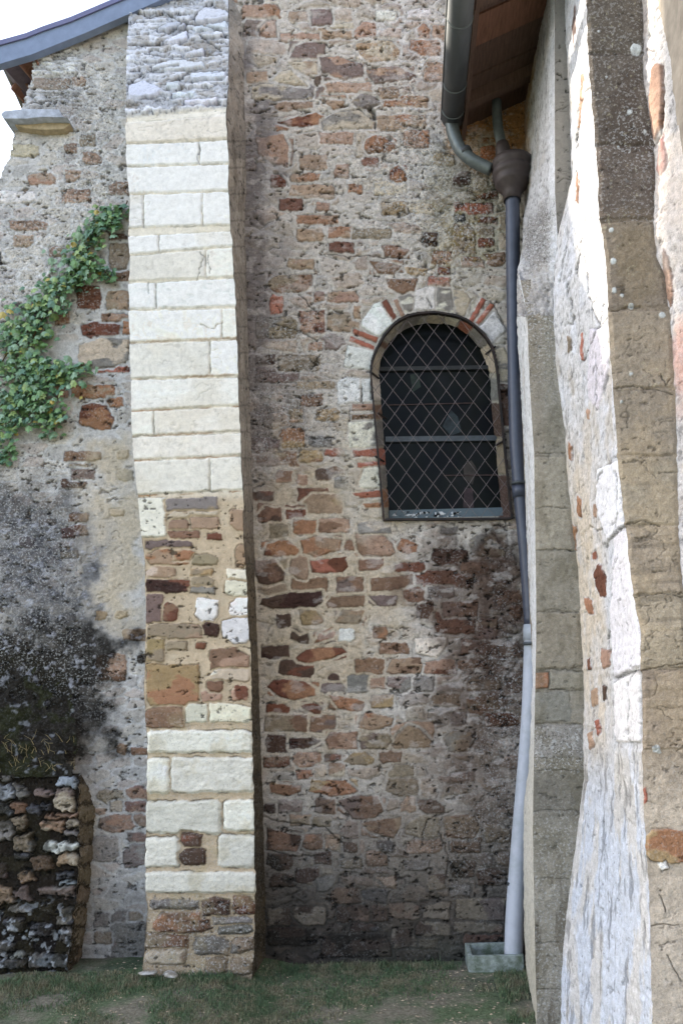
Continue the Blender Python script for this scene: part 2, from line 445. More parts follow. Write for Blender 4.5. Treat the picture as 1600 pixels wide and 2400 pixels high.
S.stones(560, 640, 3.92, [(265,60,650,185,'BA',-4),(290,195,395,375,'N'),(545,345,805,560,'RM'),(810,360,1110,530,'TA'),(745,560,970,705,'P'),
 (150,400,540,590,'AG'),(690,165,795,250,'RO'),(810,170,1090,260,'MT'),(160,750,365,845,'DK'),(160,865,540,1000,'P'),(370,745,740,900,'AY'),
 (530,1000,880,1060,'A'),(575,1110,765,1230,'BD'),(465,1240,590,1370,'MA'),(705,1245,915,1350,'YA'),(365,1430,605,1600,'OY'),(120,1510,370,1620,'P'),
 (165,1640,545,1765,'BA'),(550,1625,770,1730,'OY'),(790,1605,960,1675,'N'),(700,1785,960,1890,'BD',-10),(1000,1815,1140,1950,'BM'),
 (880,1870,1030,1985,'G'),(545,1970,820,2100,'RB'),(590,2030,945,2210,'TY'),(110,2010,320,2095,'RD'),(160,2120,390,2290,'BD',8),
 (430,2130,600,2270,'RB'),(710,2250,1005,2380,'BM'),(290,2300,480,2400,'A'),(650,1500,850,1600,'G'),(340,1820,480,1920,'MB'),(530,1850,620,1940,'M'),
 (640,640,760,700,'M'),(1060,300,1110,420,'TO')], lich=.1, h=.005, mix=.95)
S.stones(840, 300, 3.92, [(1090,570,1270,650,'RN'),(880,685,1230,785,'RN'),(1095,815,1265,920,'R'),(1080,900,1240,1020,'AT'),(1080,1010,1240,1090,'DR'),
 (870,830,1070,1190,'AG'),(670,1125,850,1250,'BM'),(640,1365,840,1450,'RN'),(1150,1150,1340,1260,'BR'),(950,1180,1150,1280,'BM'),(590,960,720,1080,'BD'),
 (460,690,680,790,'L'),(890,790,980,860,'S'),(1010,450,1180,600,'AL'),(880,400,1020,520,'DP'),(690,220,880,340,'A'),(730,1280,840,1340,'RM')], lich=.2)
S.stones(560, 1200, 2.24, [(95,-20,220,55,'BD'),(250,-10,345,40,'RB'),(160,65,255,140,'A'),(290,40,420,120,'TO'),(420,35,575,110,'MB'),(125,145,325,240,'OR',-5),
 (325,125,540,235,'TO',-3),(75,250,245,385,'BM',12),(375,235,565,320,'RN',-3),(275,350,465,420,'BM'),(610,110,820,235,'BM'),(630,235,760,305,'B'),
 (515,340,655,425,'PB'),(690,340,910,420,'BD',-7),(110,425,445,505,'KD',-3),(455,440,665,500,'BM',-3),(680,435,830,495,'P',4),(315,515,445,595,'YT'),
 (505,505,665,595,'TM'),(195,540,270,605,'D'),(265,625,365,690,'D',20),(395,625,505,695,'OD',-15),(525,610,605,680,'W'),(700,605,775,665,'BO'),
 (115,705,265,770,'KD'),(295,710,565,790,'RO',-8),(740,690,890,745,'MB'),(910,660,1095,765,'CW'),(610,770,765,850,'BM'),(775,760,965,850,'BT'),
 (210,780,390,865,'DR',5),(150,880,410,985,'OR',5),(965,780,1145,850,'MR'),(1150,780,1310,825,'MB'),(470,850,520,890,'D'),(430,900,570,955,'DP',5),
 (570,860,690,950,'G'),(690,870,780,930,'M'),(780,860,930,945,'PG'),(475,960,660,1050,'OB',8),(690,960,810,1030,'TY',-4),(320,1000,440,1065,'RD',6),
 (145,1010,270,1060,'RB'),(135,1065,360,1155,'BA'),(375,1065,505,1160,'BP'),(610,1050,810,1150,'OT',-4),(815,1090,880,1170,'T'),(145,1170,245,1265,'DK'),
 (260,1185,430,1245,'DR'),(450,1155,625,1250,'BM'),(635,1160,800,1250,'AB'),(800,1100,1020,1245,'TM'),(1070,1150,1240,1260,'GA'),(930,450,1020,560,'RD'),
 (910,310,1230,400,'RD'),(1010,190,1200,290,'KD'),(820,265,970,315,'BR'),(1160,265,1310,320,'BM'),(1225,115,1410,235,'LG'),(1350,410,1480,490,'BM'),
 (1170,670,1360,750,'PM'),(1230,560,1360,670,'PA'),(1050,620,1150,660,'LA'),(1200,860,1380,940,'GA'),(920,860,1025,940,'G'),(1010,960,1160,1020,'TA'),
 (1200,960,1360,1060,'AB',-15),(1290,1060,1470,1125,'RB'),(1110,1055,1190,1125,'G'),(100,380,250,440,'A'),(185,235,270,330,'A'),(270,215,370,345,'TA',10),
 (1060,80,1140,115,'G'),(990,395,1125,450,'G'),(860,400,970,470,'B'),(1030,530,1240,640,'RK'),(1070,470,1250,550,'PB'),(1420,490,1480,560,'BO'),
 (840,150,930,220,'OL',20),(560,150,600,200,'B')], h=.0035, var=.16, lich=.03, rnd=3)
S.stones(560, 1750, 2.24, [(130,55,260,110,'RB'),(285,30,430,105,'OM'),(445,45,545,105,'RD'),(550,25,715,100,'YT'),(735,20,850,85,'BR'),(300,125,400,170,'OB'),
 (400,95,470,180,'L'),(470,85,550,170,'TL'),(160,185,330,260,'BO'),(365,175,625,260,'OY'),(785,95,915,190,'AG'),(775,170,940,265,'A'),(130,300,200,350,'K'),
 (205,280,330,350,'DP'),(400,270,505,355,'BD'),(520,240,760,385,'BM',5),(850,265,925,345,'TL'),(940,280,1080,355,'D'),(640,375,850,485,'BT',6),
 (870,370,1060,480,'A'),(1065,360,1270,490,'AT'),(270,360,385,415,'TA'),(390,370,480,420,'A'),(145,430,330,550,'DB',4),(335,465,440,540,'BO'),
 (455,460,530,555,'AT'),(550,505,620,555,'D'),(725,495,815,555,'KS'),(395,555,480,620,'DB'),(670,550,775,630,'BM'),(535,590,640,640,'A'),
 (880,490,1060,560,'MB'),(1110,480,1270,560,'BD'),(1290,400,1425,500,'A'),(720,680,830,750,'TY'),(640,745,800,830,'S'),(480,745,640,830,'BD'),
 (510,840,690,930,'DB'),(700,830,780,920,'D'),(790,825,970,910,'AB'),(960,815,1110,915,'AD'),(1140,795,1400,915,'AB'),(290,840,450,940,'AD'),
 (150,850,270,940,'DA'),(590,930,730,990,'DS'),(800,960,930,1060,'DA'),(930,920,1110,990,'AD'),(1130,920,1390,985,'AB'),(160,670,290,740,'ED'),
 (300,640,420,720,'DA'),(410,680,500,760,'G'),(870,600,1000,650,'G'),(990,670,1080,750,'DA'),(1110,600,1240,690,'ED'),(1250,640,1400,730,'DG'),
 (150,950,400,1050,'DE'),(430,990,800,1110,'ED'),(820,1070,1040,1130,'DE'),(1180,990,1400,1080,'DR'),(150,560,280,650,'ED'),(1110,720,1210,790,'G')],
 h=.007, var=.18, lich=.15, mix=.9)
# larger stones drawn to their own outlines
for ox, oy, k_, L_ in ((560, 1200, 2.24, [([(125,225),(150,175),(210,148),(260,150),(325,200),(300,222),(200,238)],'O','R'),([(75,250),(100,255),(180,248),(245,320),(230,360),(150,385),(100,370)],'B','D'),
 ([(105,485),(125,455),(270,425),(430,418),(445,470),(400,498),(180,508)],'K','D'),([(455,480),(490,445),(660,438),(655,498),(470,503)],'B',None),([(610,115),(740,110),(800,160),(820,215),(800,230),(650,235),(615,190)],'B','M'),
 ([(690,350),(910,330),(912,380),(800,415),(695,415)],'B','D'),([(295,765),(350,725),(450,710),(540,712),(570,735),(480,770),(370,792),(310,785)],'R','O'),([(150,920),(180,885),(260,880),(340,890),(400,930),(400,965),(290,990),(210,970)],'R','O'),
 ([(470,960),(620,985),(662,1000),(650,1045),(590,1050),(520,1030),(490,990)],'O','B'),([(620,1130),(640,1080),(670,1050),(760,1070),(810,1085),(800,1120),(700,1150)],'O','T'),([(800,1225),(830,1170),(890,1120),(960,1150),(1010,1200),(1000,1235),(820,1245)],'T','M'),
 ([(770,840),(800,775),(950,760),(965,800),(950,845),(800,852)],'B','T'),([(375,255),(560,235),(568,290),(540,318),(385,318)],'R','N'),([(325,150),(400,125),(540,150),(530,200),(480,210),(400,240),(335,215)],'T','O'),
 ([(1215,150),(1260,115),(1340,120),(1400,210),(1395,235),(1220,232)],'L','G'),([(915,665),(1090,655),(1095,700),(1040,765),(930,745)],'C',None),([(680,440),(830,440),(820,490),(740,498)],'P',None),([(505,580),(540,515),(660,520),(630,590)],'T','A'),
 ([(315,515),(400,518),(445,570),(430,590),(330,595)],'Y','T'),([(550,1310),(600,1260),(650,1255),(710,1300),(700,1325),(590,1330)],'Y','A'),([(630,1190),(700,1160),(780,1165),(800,1200),(770,1245),(640,1245)],'A','P'),
 ([(450,1200),(480,1160),(620,1155),(620,1245),(470,1245)],'B','M'),([(265,1190),(380,1185),(428,1205),(360,1240),(262,1243)],'K','D'),([(1070,1190),(1120,1150),(1210,1150),(1240,1190),(1210,1255),(1100,1262)],'G','A'),
 ([(320,1020),(390,1000),(435,1030),(425,1065),(370,1050)],'R','D'),([(395,690),(420,640),(450,650),(505,625),(500,660),(440,675)],'O','D'),([(265,665),(275,630),(320,650),(360,640),(365,690),(325,690)],'D',None)]),
 (560, 1750, 2.24, [([(365,235),(380,178),(560,180),(625,235),(600,250),(480,262)],'O','Y'),([(160,190),(250,205),(330,205),(320,240),(250,262),(170,240)],'B','Y'),([(520,290),(600,260),(730,260),(760,340),(700,385),(600,380)],'B','P'),
 ([(640,400),(850,370),(850,400),(815,485),(690,450)],'T','B'),([(1065,370),(1230,355),(1270,430),(1230,485),(1090,480)],'A','B'),([(145,430),(330,470),(300,550),(150,545)],'B','D'),([(640,760),(700,745),(790,748),(770,830),(650,800)],'S',None),
 ([(725,690),(825,680),(825,750),(780,740)],'T',None),([(960,900),(975,840),(1060,815),(1110,820),(1100,915)],'A',None),([(1140,800),(1400,795),(1395,915),(1140,905)],'A','P')]),
 (520, 0, 2.8, [([(435,390),(480,300),(560,275),(680,278),(670,350),(630,410),(560,400)],'P','B'),([(580,60),(720,55),(722,160),(585,165)],'P',None),([(240,190),(290,130),(350,120),(355,240),(250,240)],'B','M'),
 ([(360,800),(480,770),(620,740),(680,760),(660,810),(520,838),(430,820)],'R','O'),([(930,970),(950,910),(1010,885),(1080,900),(1145,960),(1100,995),(960,1000)],'O','B'),([(1100,1170),(1105,1110),(1150,1085),(1205,1130),(1215,1180),(1150,1200)],'O','R'),
 ([(935,450),(1150,430),(1265,490),(1240,520),(1000,545)],'M','P'),([(870,280),(960,260),(1110,260),(1170,330),(1150,390),(960,405),(900,350)],'T','L'),([(645,650),(800,660),(805,700),(740,720)],'O','T'),([(845,665),(910,615),(1000,625),(1045,670),(980,700),(900,715)],'G','A'),
 ([(655,790),(760,730),(900,720),(1000,800),(985,840),(660,850)],'L','G'),([(215,900),(400,880),(440,960),(430,1090),(330,1070),(240,1010)],'M','P'),([(320,1150),(370,1140),(420,1180),(415,1225),(320,1228)],'R',None),
 ([(1050,1610),(1150,1605),(1225,1640),(1180,1690),(1070,1680)],'B',None),([(970,1715),(1080,1720),(1180,1760),(1190,1780),(1060,1800),(1000,1790)],'O','B'),([(300,1850),(350,1810),(590,1795),(590,1870),(540,1910),(360,1925),(310,1890)],'B','A'),
 ([(1100,1860),(1180,1830),(1290,1830),(1260,1900),(1190,1930),(1110,1900)],'B','O'),([(430,400),(620,400),(625,480),(560,490),(480,450)],'T','L'),([(330,530),(370,470),(450,450),(560,560),(470,555)],'L',None),([(640,370),(760,370),(930,420),(925,500),(800,520),(660,470)],'M','P')])):
    for P_, c_, c2_ in L_: S.poly([(ox + a / k_, oy + b / k_) for a, b in P_], c_, col2=c2_, warp=.35, halo=6, h=.005, var=.14, groove=.008, mix=.97, lich=.03)
for P_ in ([(866,250),(872,262),(874,275)],[(1000,618),(985,632)],[(738,850),(728,862)],[(955,632),(968,640)],[(1050,1302),(1052,1310)]): S.crack(P_, 4.5, .03, .85)
# stones round the window head and jambs
def vo(pts, col, **kw): S.poly([(750 + a / 3.136, 600 + b / 3.136) for a, b in pts], col, warp=.25, var=.08, halo=3, groove=.004, rnd=3, gcol=.35, **kw)
S.C = S.C  # the jamb mortar is paler
S.tint(S.blob(1010, 800, 175, 130, 0, .15, .3) * (y < 870), lin(190, 184, 172), .8)
S.tint(S.blob(850, 1060, 60, 190, 0, .2, .5), lin(192, 182, 168), .8)
for p, c in [([(600,420),(540,320),(640,262),(700,300),(690,400)],'C'),([(690,400),(700,250),(780,225),(850,230),(850,395)],'W'),
 ([(850,395),(855,228),(960,240),(1000,420)],'C'),([(1000,425),(970,245),(1050,250),(1110,320),(1060,440)],'L'),
 ([(310,520),(300,480),(400,350),(440,330),(545,480),(430,600)],'W'),([(205,655),(400,700),(370,835),(165,815)],'W'),
 ([(130,930),(170,890),(300,900),(300,1080),(130,1085)],'W'),([(304,903),(372,905),(385,1078),(308,1080)],'W'),
 ([(245,530),(425,600),(415,635),(235,565)],'N'),([(220,585),(400,660),(395,690),(210,620)],'N'),([(450,335),(490,315),(560,450),(530,475)],'R'),
 ([(535,325),(565,315),(620,430),(597,450)],'M'),([(1090,470),(1185,300),(1220,320),(1120,490)],'N'),([(1140,490),(1250,340),(1280,360),(1170,510)],'N'),
 ([(1165,520),(1275,410),(1375,545),(1270,630)],'W'),([(1270,690),(1350,665),(1390,760),(1395,930),(1300,935)],'L'),
 ([(1310,940),(1400,940),(1410,1250),(1330,1250)],'D'),([(1345,1270),(1420,1270),(1425,1560),(1360,1560)],'G'),([(240,1090),(400,1085),(430,1130),(230,1135)],'M'),
 ([(235,1165),(430,1160),(440,1200),(230,1205)],'B'),([(205,1220),(400,1210),(425,1400),(215,1410)],'C'),([(240,1430),(430,1415),(430,1470),(250,1475)],'N'),
 ([(270,1520),(440,1505),(440,1545),(275,1555)],'N'),([(320,1560),(440,1550),(455,1710),(280,1705)],'C'),([(235,1745),(450,1715),(455,1770),(290,1775)],'N'),
 ([(310,1820),(450,1810),(455,1850),(330,1850)],'O'),([(270,1960),(520,1950),(525,2040),(290,2040)],'L'),([(360,30),(605,65),(540,135),(420,125)],'B'),
 ([(620,80),(790,90),(780,150),(640,130)],'Y'),([(490,170),(720,160),(690,250),(600,280),(500,230)],'B')]:
    vo(p, c, col2='G' if c in 'CL' else None)
for P in ([(700,690),(750,740)],): S.crack(P)
for P in [[(848,906),(846,930),(844,944)],[(820,955),(819,985)],[(720,840),(745,855),(742,838),(748,832)],[(1150,705),(1165,728),(1190,776)],
 [(868,250),(878,265),(880,300)],[(1083,1600),(1120,1560),(1160,1520)],[(1030,1950),(1050,2010),(1045,2060)],[(585,1905),(650,1925),(760,1940),(800,1975)],
 [(985,1990),(1000,1920),(1060,1900)],[(560,1255),(575,1270)],[(620,1990),(700,2010),(760,2005)],[(940,495),(960,500),(955,485)],[(1020,620),(990,640),(975,650)],
 [(760,595),(840,600),(960,605)],[(640,760),(700,775),(745,800)],[(1000,700),(1010,718)],[(1180,1210),(1185,1235)]]:
    S.crack(P)
# stains: black algae right of and below the window, foot of the wall darkened for damp and painted-in shade, soot along the pier
st = np.clip(S.blob(1180, 1430, 70, 230, 0, .5) * 1.0 + S.blob(1090, 1300, 110, 60, 15, .5) * .55 + S.blob(1150, 1620, 80, 120, 0, .6) * .35
     + S.blob(1110, 430, 70, 90, 20, .7) * .5 + S.blob(1150, 1950, 110, 140, 0, .6) * .45, 0, 1)
S.C *= (1 - .80 * st * (.55 + .45 * ss(.35, .6, fbm(S.U * 30, S.V * 30, 3, 8))))[..., None]
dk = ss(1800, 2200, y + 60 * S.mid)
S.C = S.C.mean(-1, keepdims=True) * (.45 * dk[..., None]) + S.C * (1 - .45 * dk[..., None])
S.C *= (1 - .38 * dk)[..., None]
S.tint(S.blob(1000, 1900, 200, 260, 0, .6), lin(104, 90, 76), .30)
S.tint(np.clip(S.blob(1100, 1370, 140, 110, 0, .5) + S.blob(1130, 1620, 110, 260, 0, .6) * .9, 0, 1), lin(84, 64, 54), .72)
S.tint((x < 640 - 40 * S.mid) * S.blob(590, 640, 45, 420, -2, .4), lin(122, 114, 112), .75)
S.tint(S.blob(1010, 2238, 130, 40), lin(84, 88, 80), .3)
# ochre render under the eave
S.tint(S.blob(1150, 300, 105, 95, 0, .2, .4), lin(176, 124, 70), .9)
S.stones(1060, 200, 6.53, [(430,920,640,1130,'N'),(250,760,420,950,'Y'),(430,810,550,870,'R')], mix=.6)
# lichen granules
S.L = np.clip(S.L + .75 * S.blob(1010, 420, 150, 230, 0, .7) + .5 * S.blob(700, 930, 120, 190, 0, .6) + .6 * S.blob(1120, 1980, 110, 120, 0, .6)
      + .3 * S.blob(1000, 100, 130, 130, 0, .5) + .4 * S.blob(800, 2000, 200, 60) + .4 * S.blob(1190, 1700, 60, 250) + .25 * ss(-.02, .1, S.mid), 0, 1) * (1 - .85 * S.blob(730, 1400, 160, 300, 0, .3))
S.L *= (1 - .9 * S.blob(1010, 800, 175, 130, 0, .15, .3)) * (1 - .6 * ss(1750, 1950, y))
pe1, pe2, pid = worley(S.U * 55, S.V * 55, 9)
S.H += S.L * (.5 - pe1) * .007
S.C *= (1 + S.L * (pid - .5) * .7)[..., None]
yel = S.blob(1075, 560, 60, 90, 0, .8) * ss(.55, .65, fbm(S.U * 40, S.V * 40, 3, 12)); S.tint(yel, lin(130, 110, 50), .6)
S.pits(.002, (1 - .8 * S.blob(1010, 800, 175, 130, 0, .15, .3)) * (1 - .75 * S.blob(740, 1400, 170, 330, 0, .4))); S.hair(.8)
sm = ss(.60, .68, fbm(S.U * 9, S.V * 16, 5, 99)) * (1 - ss(1850, 2000, y)); S.tint(sm * .3, lin(214, 208, 204))
# window opening
OUT = [(897,1219),(881,1040),(866,871),(869,845),(877.5,820),(898,782),(925,752),(948,739),(973,731),(1021,727.5),(1069,735.5),(1095,746),(1117,762),(1139,784),(1155,810),(1163,838),(1168,871),(1184,1040),(1202,1217)]
INN = [(912,1216),(899,1040),(887,871),(890,845),(900,823),(911,803),(928.6,785),(946,772),(967,763),(1005,756),(1053,759),(1075,769),(1094,782),(1112,800),(1126,820),(1138,845),(1145,871),(1160,1040),(1177,1208)]
def inside(px, py, P):
    r = np.zeros(px.shape, bool)
    for i in range(len(P)):
        (ax, ay), (bx, by) = P[i], P[i - 1]
        if ay == by: continue
        c = ((ay > py) != (by > py)) & (px < (bx - ax) * (py - ay) / (by - ay) + ax); r ^= c
    return r
keep = ~inside(x, y, [( (a - 1030) * .995 + 1030, (b - 980) * .995 + 980) for a, b in OUT])
WALL = mk('rubble_wall', 'tall wall of brown, red and grey rubble stones in pale mortar, holding the arched window', 'wall', loc=(.3, YW, 0))
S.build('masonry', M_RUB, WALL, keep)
wallS = S
# core of the wall: leaves the window recess free
zt = 6.6
def wx(px, py): return at(px, py, YW)[0]
def wz(px, py): return at(px, py, YW)[2]
xa, xb = wx(830, 1000), wx(1225, 1000); za, zb = wz(1000, 1240), wz(1000, 705)
M_CORE = plain_mat('wall_core', lin(120, 108, 98), .95, .3, 12, .6)
V, fs = join([box(wx(556, 1200), xa, YW + .03, YW + .7, -.3, zt), box(xb, 2.2, YW + .03, YW + .7, -.3, zt),
              box(xa, xb, YW + .03, YW + .7, -.3, za), box(xa, xb, YW + .03, YW + .7, zb, zt),
              box(wx(556, 1200), 2.2, YW - .01, YW + .03, wz(1000, -55), zt)])
raw('wall_core', V, fs, M_CORE, WALL)

V, fs = box(xa - .05, xb + .05, YW + .72, YW + .76, za - .05, zb + .05); raw('recess_back', V, fs, plain_mat('black_interior', (.01, .01, .01), .9), WALL)
# window, a part of the wall
win = mk('window', 'dark arched window under iron mesh', loc=(0, 0, 0)); win.parent = WALL
del win['label']
# splayed reveal with the colours of the stones round it
def dens(P, n=240):
    P = np.array(P, float); d = np.concatenate([[0], np.cumsum(np.hypot(*np.diff(P, axis=0).T))]); t = np.linspace(0, d[-1], n)
    return np.stack([np.interp(t, d, P[:, 0]), np.interp(t, d, P[:, 1])], -1)
Do, Di = dens(OUT + [OUT[0]], 420), dens(INN + [INN[0]], 420)
A = at(Do[:, 0], Do[:, 1], YW + .0); B = at(Di[:, 0], Di[:, 1], YW + .13)
t = np.linspace(0, 1, 26)[:, None, None]
RV = Surf(A[None] * (1 - t) + B[None] * t, 5, outdir=(0, -1, 0))
RV.C[:] = lin(176, 170, 156); RV.mcol = RV.C.copy(); RV.mh = np.zeros_like(RV.H)
RV.wx *= .15; RV.wy *= .15
def arcs(px, py, f):
    return (px + (py - py) + (1022 - px) * f, py + (880 - py) * f)
for p, c in [([(300,480),(430,600),(560,560),(520,470)],'L'),([(245,530),(425,600),(520,660),(500,700),(400,640)],'B'),([(400,700),(370,860),(470,880),(480,720)],'L'),
   ([(690,240),(560,600),(660,560),(780,400)],'G'),([(780,400),(790,520),(910,520),(915,400)],'L'),([(915,410),(910,520),(1010,540),(1040,450)],'C'),
   ([(1040,450),(1010,530),(1090,590),(1160,500)],'N'),([(1160,500),(1090,580),(1180,690),(1270,640)],'G'),([(1250,640),(1170,690),(1240,860),(1320,860)],'L'),
   ([(370,880),(370,1060),(470,1060),(470,880)],'C'),([(390,1090),(390,1200),(500,1200),(500,1090)],'B'),([(400,1210),(410,1400),(500,1400),(490,1210)],'G'),
   ([(410,1415),(420,1540),(520,1540),(510,1415)],'N'),([(430,1550),(440,1700),(530,1700),(520,1550)],'G'),([(440,1710),(445,1850),(540,1850),(530,1710)],'O'),
   ([(1250,900),(1250,1060),(1400,1060),(1400,900)],'G'),([(1250,1080),(1280,1330),(1400,1330),(1400,1080)],'D'),([(1290,1340),(1300,1600),(1420,1600),(1400,1340)],'A'),([(1300,1610),(1310,1950),(1430,1950),(1420,1610)],'D')]:
    RV.poly([(750 + a / 3.136, 600 + b / 3.136) for a, b in p], c, warp=1, halo=2, rnd=3, var=.15, h=.003)
RV.L[:] = .15
RV.build('reveal', M_RUB, win)
M_IRON = plain_mat('rusted_iron', lin(40, 36, 36), .7, .35, 60, .4, .0, .4, col2=lin(60, 46, 40))
M_WIRE = plain_mat('wire', lin(128, 118, 118), .5, .3, 60, .1, .5, .5)
M_LEAD = plain_mat('dull_metal', lin(74, 80, 86), .55, .25, 40, .2, .2, .5)
fr = dens(OUT + [OUT[0]], 120)[:-1]
c0 = np.array([1030, 990])
def ringmesh(P, wpx, Ya, Yb):
    a = np.array(P); cen = c0
    tn = np.roll(a, -1, 0) - np.roll(a, 1, 0); nn = np.stack([tn[:, 1], -tn[:, 0]], -1); nn /= np.linalg.norm(nn, axis=1, keepdims=True)
    sg = np.sign(((a - cen) * nn).sum(1)); nn *= sg[:, None]
    o = a + nn * wpx; V = []; n = len(a)
    for Y in (Ya, Yb):
        V += list(at(a[:, 0], a[:, 1], Ya) + np.array([0, Y - Ya, 0])) + list(at(o[:, 0], o[:, 1], Ya) + np.array([0, Y - Ya, 0]))
    fs = []
    for i in range(n):
        j = (i + 1) % n
        fs += [(i, j, n + j, n + i), (2 * n + i, 3 * n + i, 3 * n + j, 2 * n + j), (n + i, n + j, 3 * n + j, 3 * n + i), (i, 2 * n + i, 2 * n + j, j)]
    return V, fs
V, fs = ringmesh(fr, -4.5, YW - .035, YW - .005)
raw('mesh_frame', V, fs, M_IRON, win)
# stays that hold the mesh frame to the wall
sp = []
for px, py, s_ in [(868, 871, 1), (880, 1070, 1), (1160, 812, -1), (1185, 1030, -1), (886, 968, 1)]:
    a = at(px, py, YW - .02); sp.append(tube([a, a + np.array([.045 * s_, .1, 0])], .006, 8))
V, fs = join(sp); raw('frame_stay', V, fs, M_IRON, win)
# diamond mesh
ws = []
inner = [((a - 1022) * .985 + 1022, (b - 980) * .985 + 980) for a, b in OUT]
Pi = np.array(inner)
YM = YW - .02
for sgn in (1, -1):
    for k in range(-26, 30):
        # lines through (917 + 41 k, 640) in the zoomed crop; slope 27 / 20.7
        t = np.linspace(-700, 700, 700)
        lx_ = 1043 + 41.4 * k + t; ly_ = 804 + sgn * 1.33 * t
        lx_ = lx_ + (ly_ - 871) * .052
        wob = 1.6 * np.sin(ly_ / 21 + k * 1.3) + 1.2 * np.sin(lx_ / 33 + k)
        m = inside(lx_, ly_, inner)
        if m.sum() < 4: continue
        i = np.where(m)[0]; i = i[::6] if len(i) > 12 else i[[0, -1]]
        i = np.append(i, np.where(m)[0][-1])
        P = at(lx_[i] + wob[i] * .5, ly_[i], YM + sgn * .0015)
        P = P[np.concatenate([[True], np.linalg.norm(np.diff(P, axis=0), axis=1) > 1e-5])]
        if len(P) >= 2: ws.append(tube(P, .0015, 5))
V, fs = join(ws); raw('wire_mesh', V, fs, M_WIRE, win, True)
# glazing
m, nt, b = newmat('old_glass', .2, .08)
tc = nt.nodes.new('ShaderNodeTexCoord'); n = N(nt, 'ShaderNodeTexNoise', Scale=5.0, Detail=3.0); nt.links.new(tc.outputs['Object'], n.inputs['Vector'])
r = nt.nodes.new('ShaderNodeValToRGB'); nt.links.new(n.outputs[0], r.inputs[0])
r.color_ramp.elements[0].position = .35; r.color_ramp.elements[0].color = (.004, .005, .007, 1)
r.color_ramp.elements[1].position = .75; r.color_ramp.elements[1].color = (.012, .013, .015, 1)
e = r.color_ramp.elements.new(.58); e.color = (.007, .009, .008, 1)
nt.links.new(r.outputs[0], b.inputs['Base Color'])
n2 = N(nt, 'ShaderNodeTexNoise', Scale=9.0, Detail=2.0); nt.links.new(tc.outputs['Object'], n2.inputs['Vector'])
bp = N(nt, 'ShaderNodeBump', Strength=.25, Distance=.01); nt.links.new(n2.outputs[0], bp.inputs['Height']); nt.links.new(bp.outputs[0], b.inputs['Normal'])
M_GL = m
pp = [((a - 1025) * 1.03 + 1025, (q - 985) * 1.02 + 985) for a, q in INN]
pane = prism('pane', pp, YW + .135, YW + .145, M_GL, win)
def hbar(name, x0, y0, x1, y1, Y, hpx, mat, dep=.02, par=win):
    P = at(np.array([x0, x1, x1, x0]), np.array([y0 - hpx / 2, y1 - hpx / 2, y1 + hpx / 2, y0 + hpx / 2]), Y)
    Q = P.copy(); Q[:, 1] += dep
    return raw(name, np.concatenate([P, Q]), [(0,1,2,3),(4,7,6,5),(0,4,5,1),(1,5,6,2),(2,6,7,3),(3,7,4,0)], mat, par)
M_BAR = plain_mat('bar_grey', lin(44, 46, 48), .6, .3, 40)
hbar('saddle_bar', 889, 864, 1144, 860, YW + .115, 9, M_BAR)
hbar('saddle_bar', 903, 1029, 1166, 1026, YW + .115, 12, M_LEAD)
M_BR = plain_mat('bar_brown', lin(66, 50, 48), .7, .5, 30)
hbar('came', 905, 949, 1110, 944, YW + .128, 2, M_BR, .006)
hbar('came', 1040, 1114, 1168, 1113, YW + .128, 2.4, M_BR, .006)
sill = Surf(ruled(lambda q: np.full_like(q, 913.), 0, lambda q: np.full_like(q, 1181.), 0, 1196, 1219, YW + .115, YW + .115, .004, .003), 6)
sill.C[:] = lin(104, 118, 126)
q_ = ss(.5, .6, fbm(sill.U * 40, sill.V * 90, 4, 3)) * (sill.px < 1080) * (np.abs(sill.py - 1206) < 7)
sill.C = sill.C * (1 - q_[..., None]) + np.where((fbm(sill.U * 60, sill.V * 60, 2, 9) > .5)[..., None], lin(220, 222, 225), lin(20, 20, 22)) * q_[..., None]
sill.H += q_ * .004
sill.build('sill', M_ASH, win)
hbar('sill_body', 910, 1208, 1183, 1206, YW + .118, 22, M_LEAD, .05)
# faint figure of the leaded picture behind the glass
def panepiece(pts, col):
    P = at(np.array([750 + a / 3.136 for a, b in pts]), np.array([600 + b / 3.136 for a, b in pts]), YW + .133)
    raw('stained_pane', P, [list(range(len(P)))], plain_mat('stained', col, .3, .6, 25, .2, spec=.2), win)
panepiece([(900,1250),(960,1130),(1010,1180),(1040,1290),(960,1320)], lin(40, 50, 54))
panepiece([(1050,1540),(1110,1500),(1150,1560),(1120,1680),(1060,1640)], lin(54, 48, 44))
panepiece([(1060,1700),(1120,1710),(1130,1860),(1050,1850)], lin(56, 42, 46))
panepiece([(660,870),(720,860),(740,960),(680,1000)], lin(34, 44, 34))

# ------------------------------------------------------------------ gable wall on the left
G = Surf(plane_grid(-70, 350, -30, 2345, YW), 2)
x, y = G.px, G.py
G.mcol = lin(204, 202, 202) * (1 + .25 * G.mid[..., None])
G.C = G.mcol.copy()
G.mh = G.mid * .010 + G.fine * .004; G.H = G.mh.copy()
f1, f2, cid = worley(G.U * 7 + G.wx * .012, G.V * 14 + G.wy * .02, 5); edge = f2 - f1
cols = np.array([PAL[c] for c in 'LTMLAPLTGLTGML']); cc = cols[(cid * 13.99).astype(int)] * (.75 + .5 * fbm(G.U * 13, G.V * 30, 3, 15)[..., None])
pl = np.clip(G.blob(270, 1310, 90, 230, 0, .3) + G.blob(210, 830, 110, 50, 0, .3) + G.blob(225, 1020, 30, 50, 0, .3), 0, 1)
vis = ss(.10, .2, edge + G.fine * .1) * .35 * (1 - pl)
G.C = G.C * (1 - vis[..., None]) + cc * vis[..., None]; G.H += .006 * vis
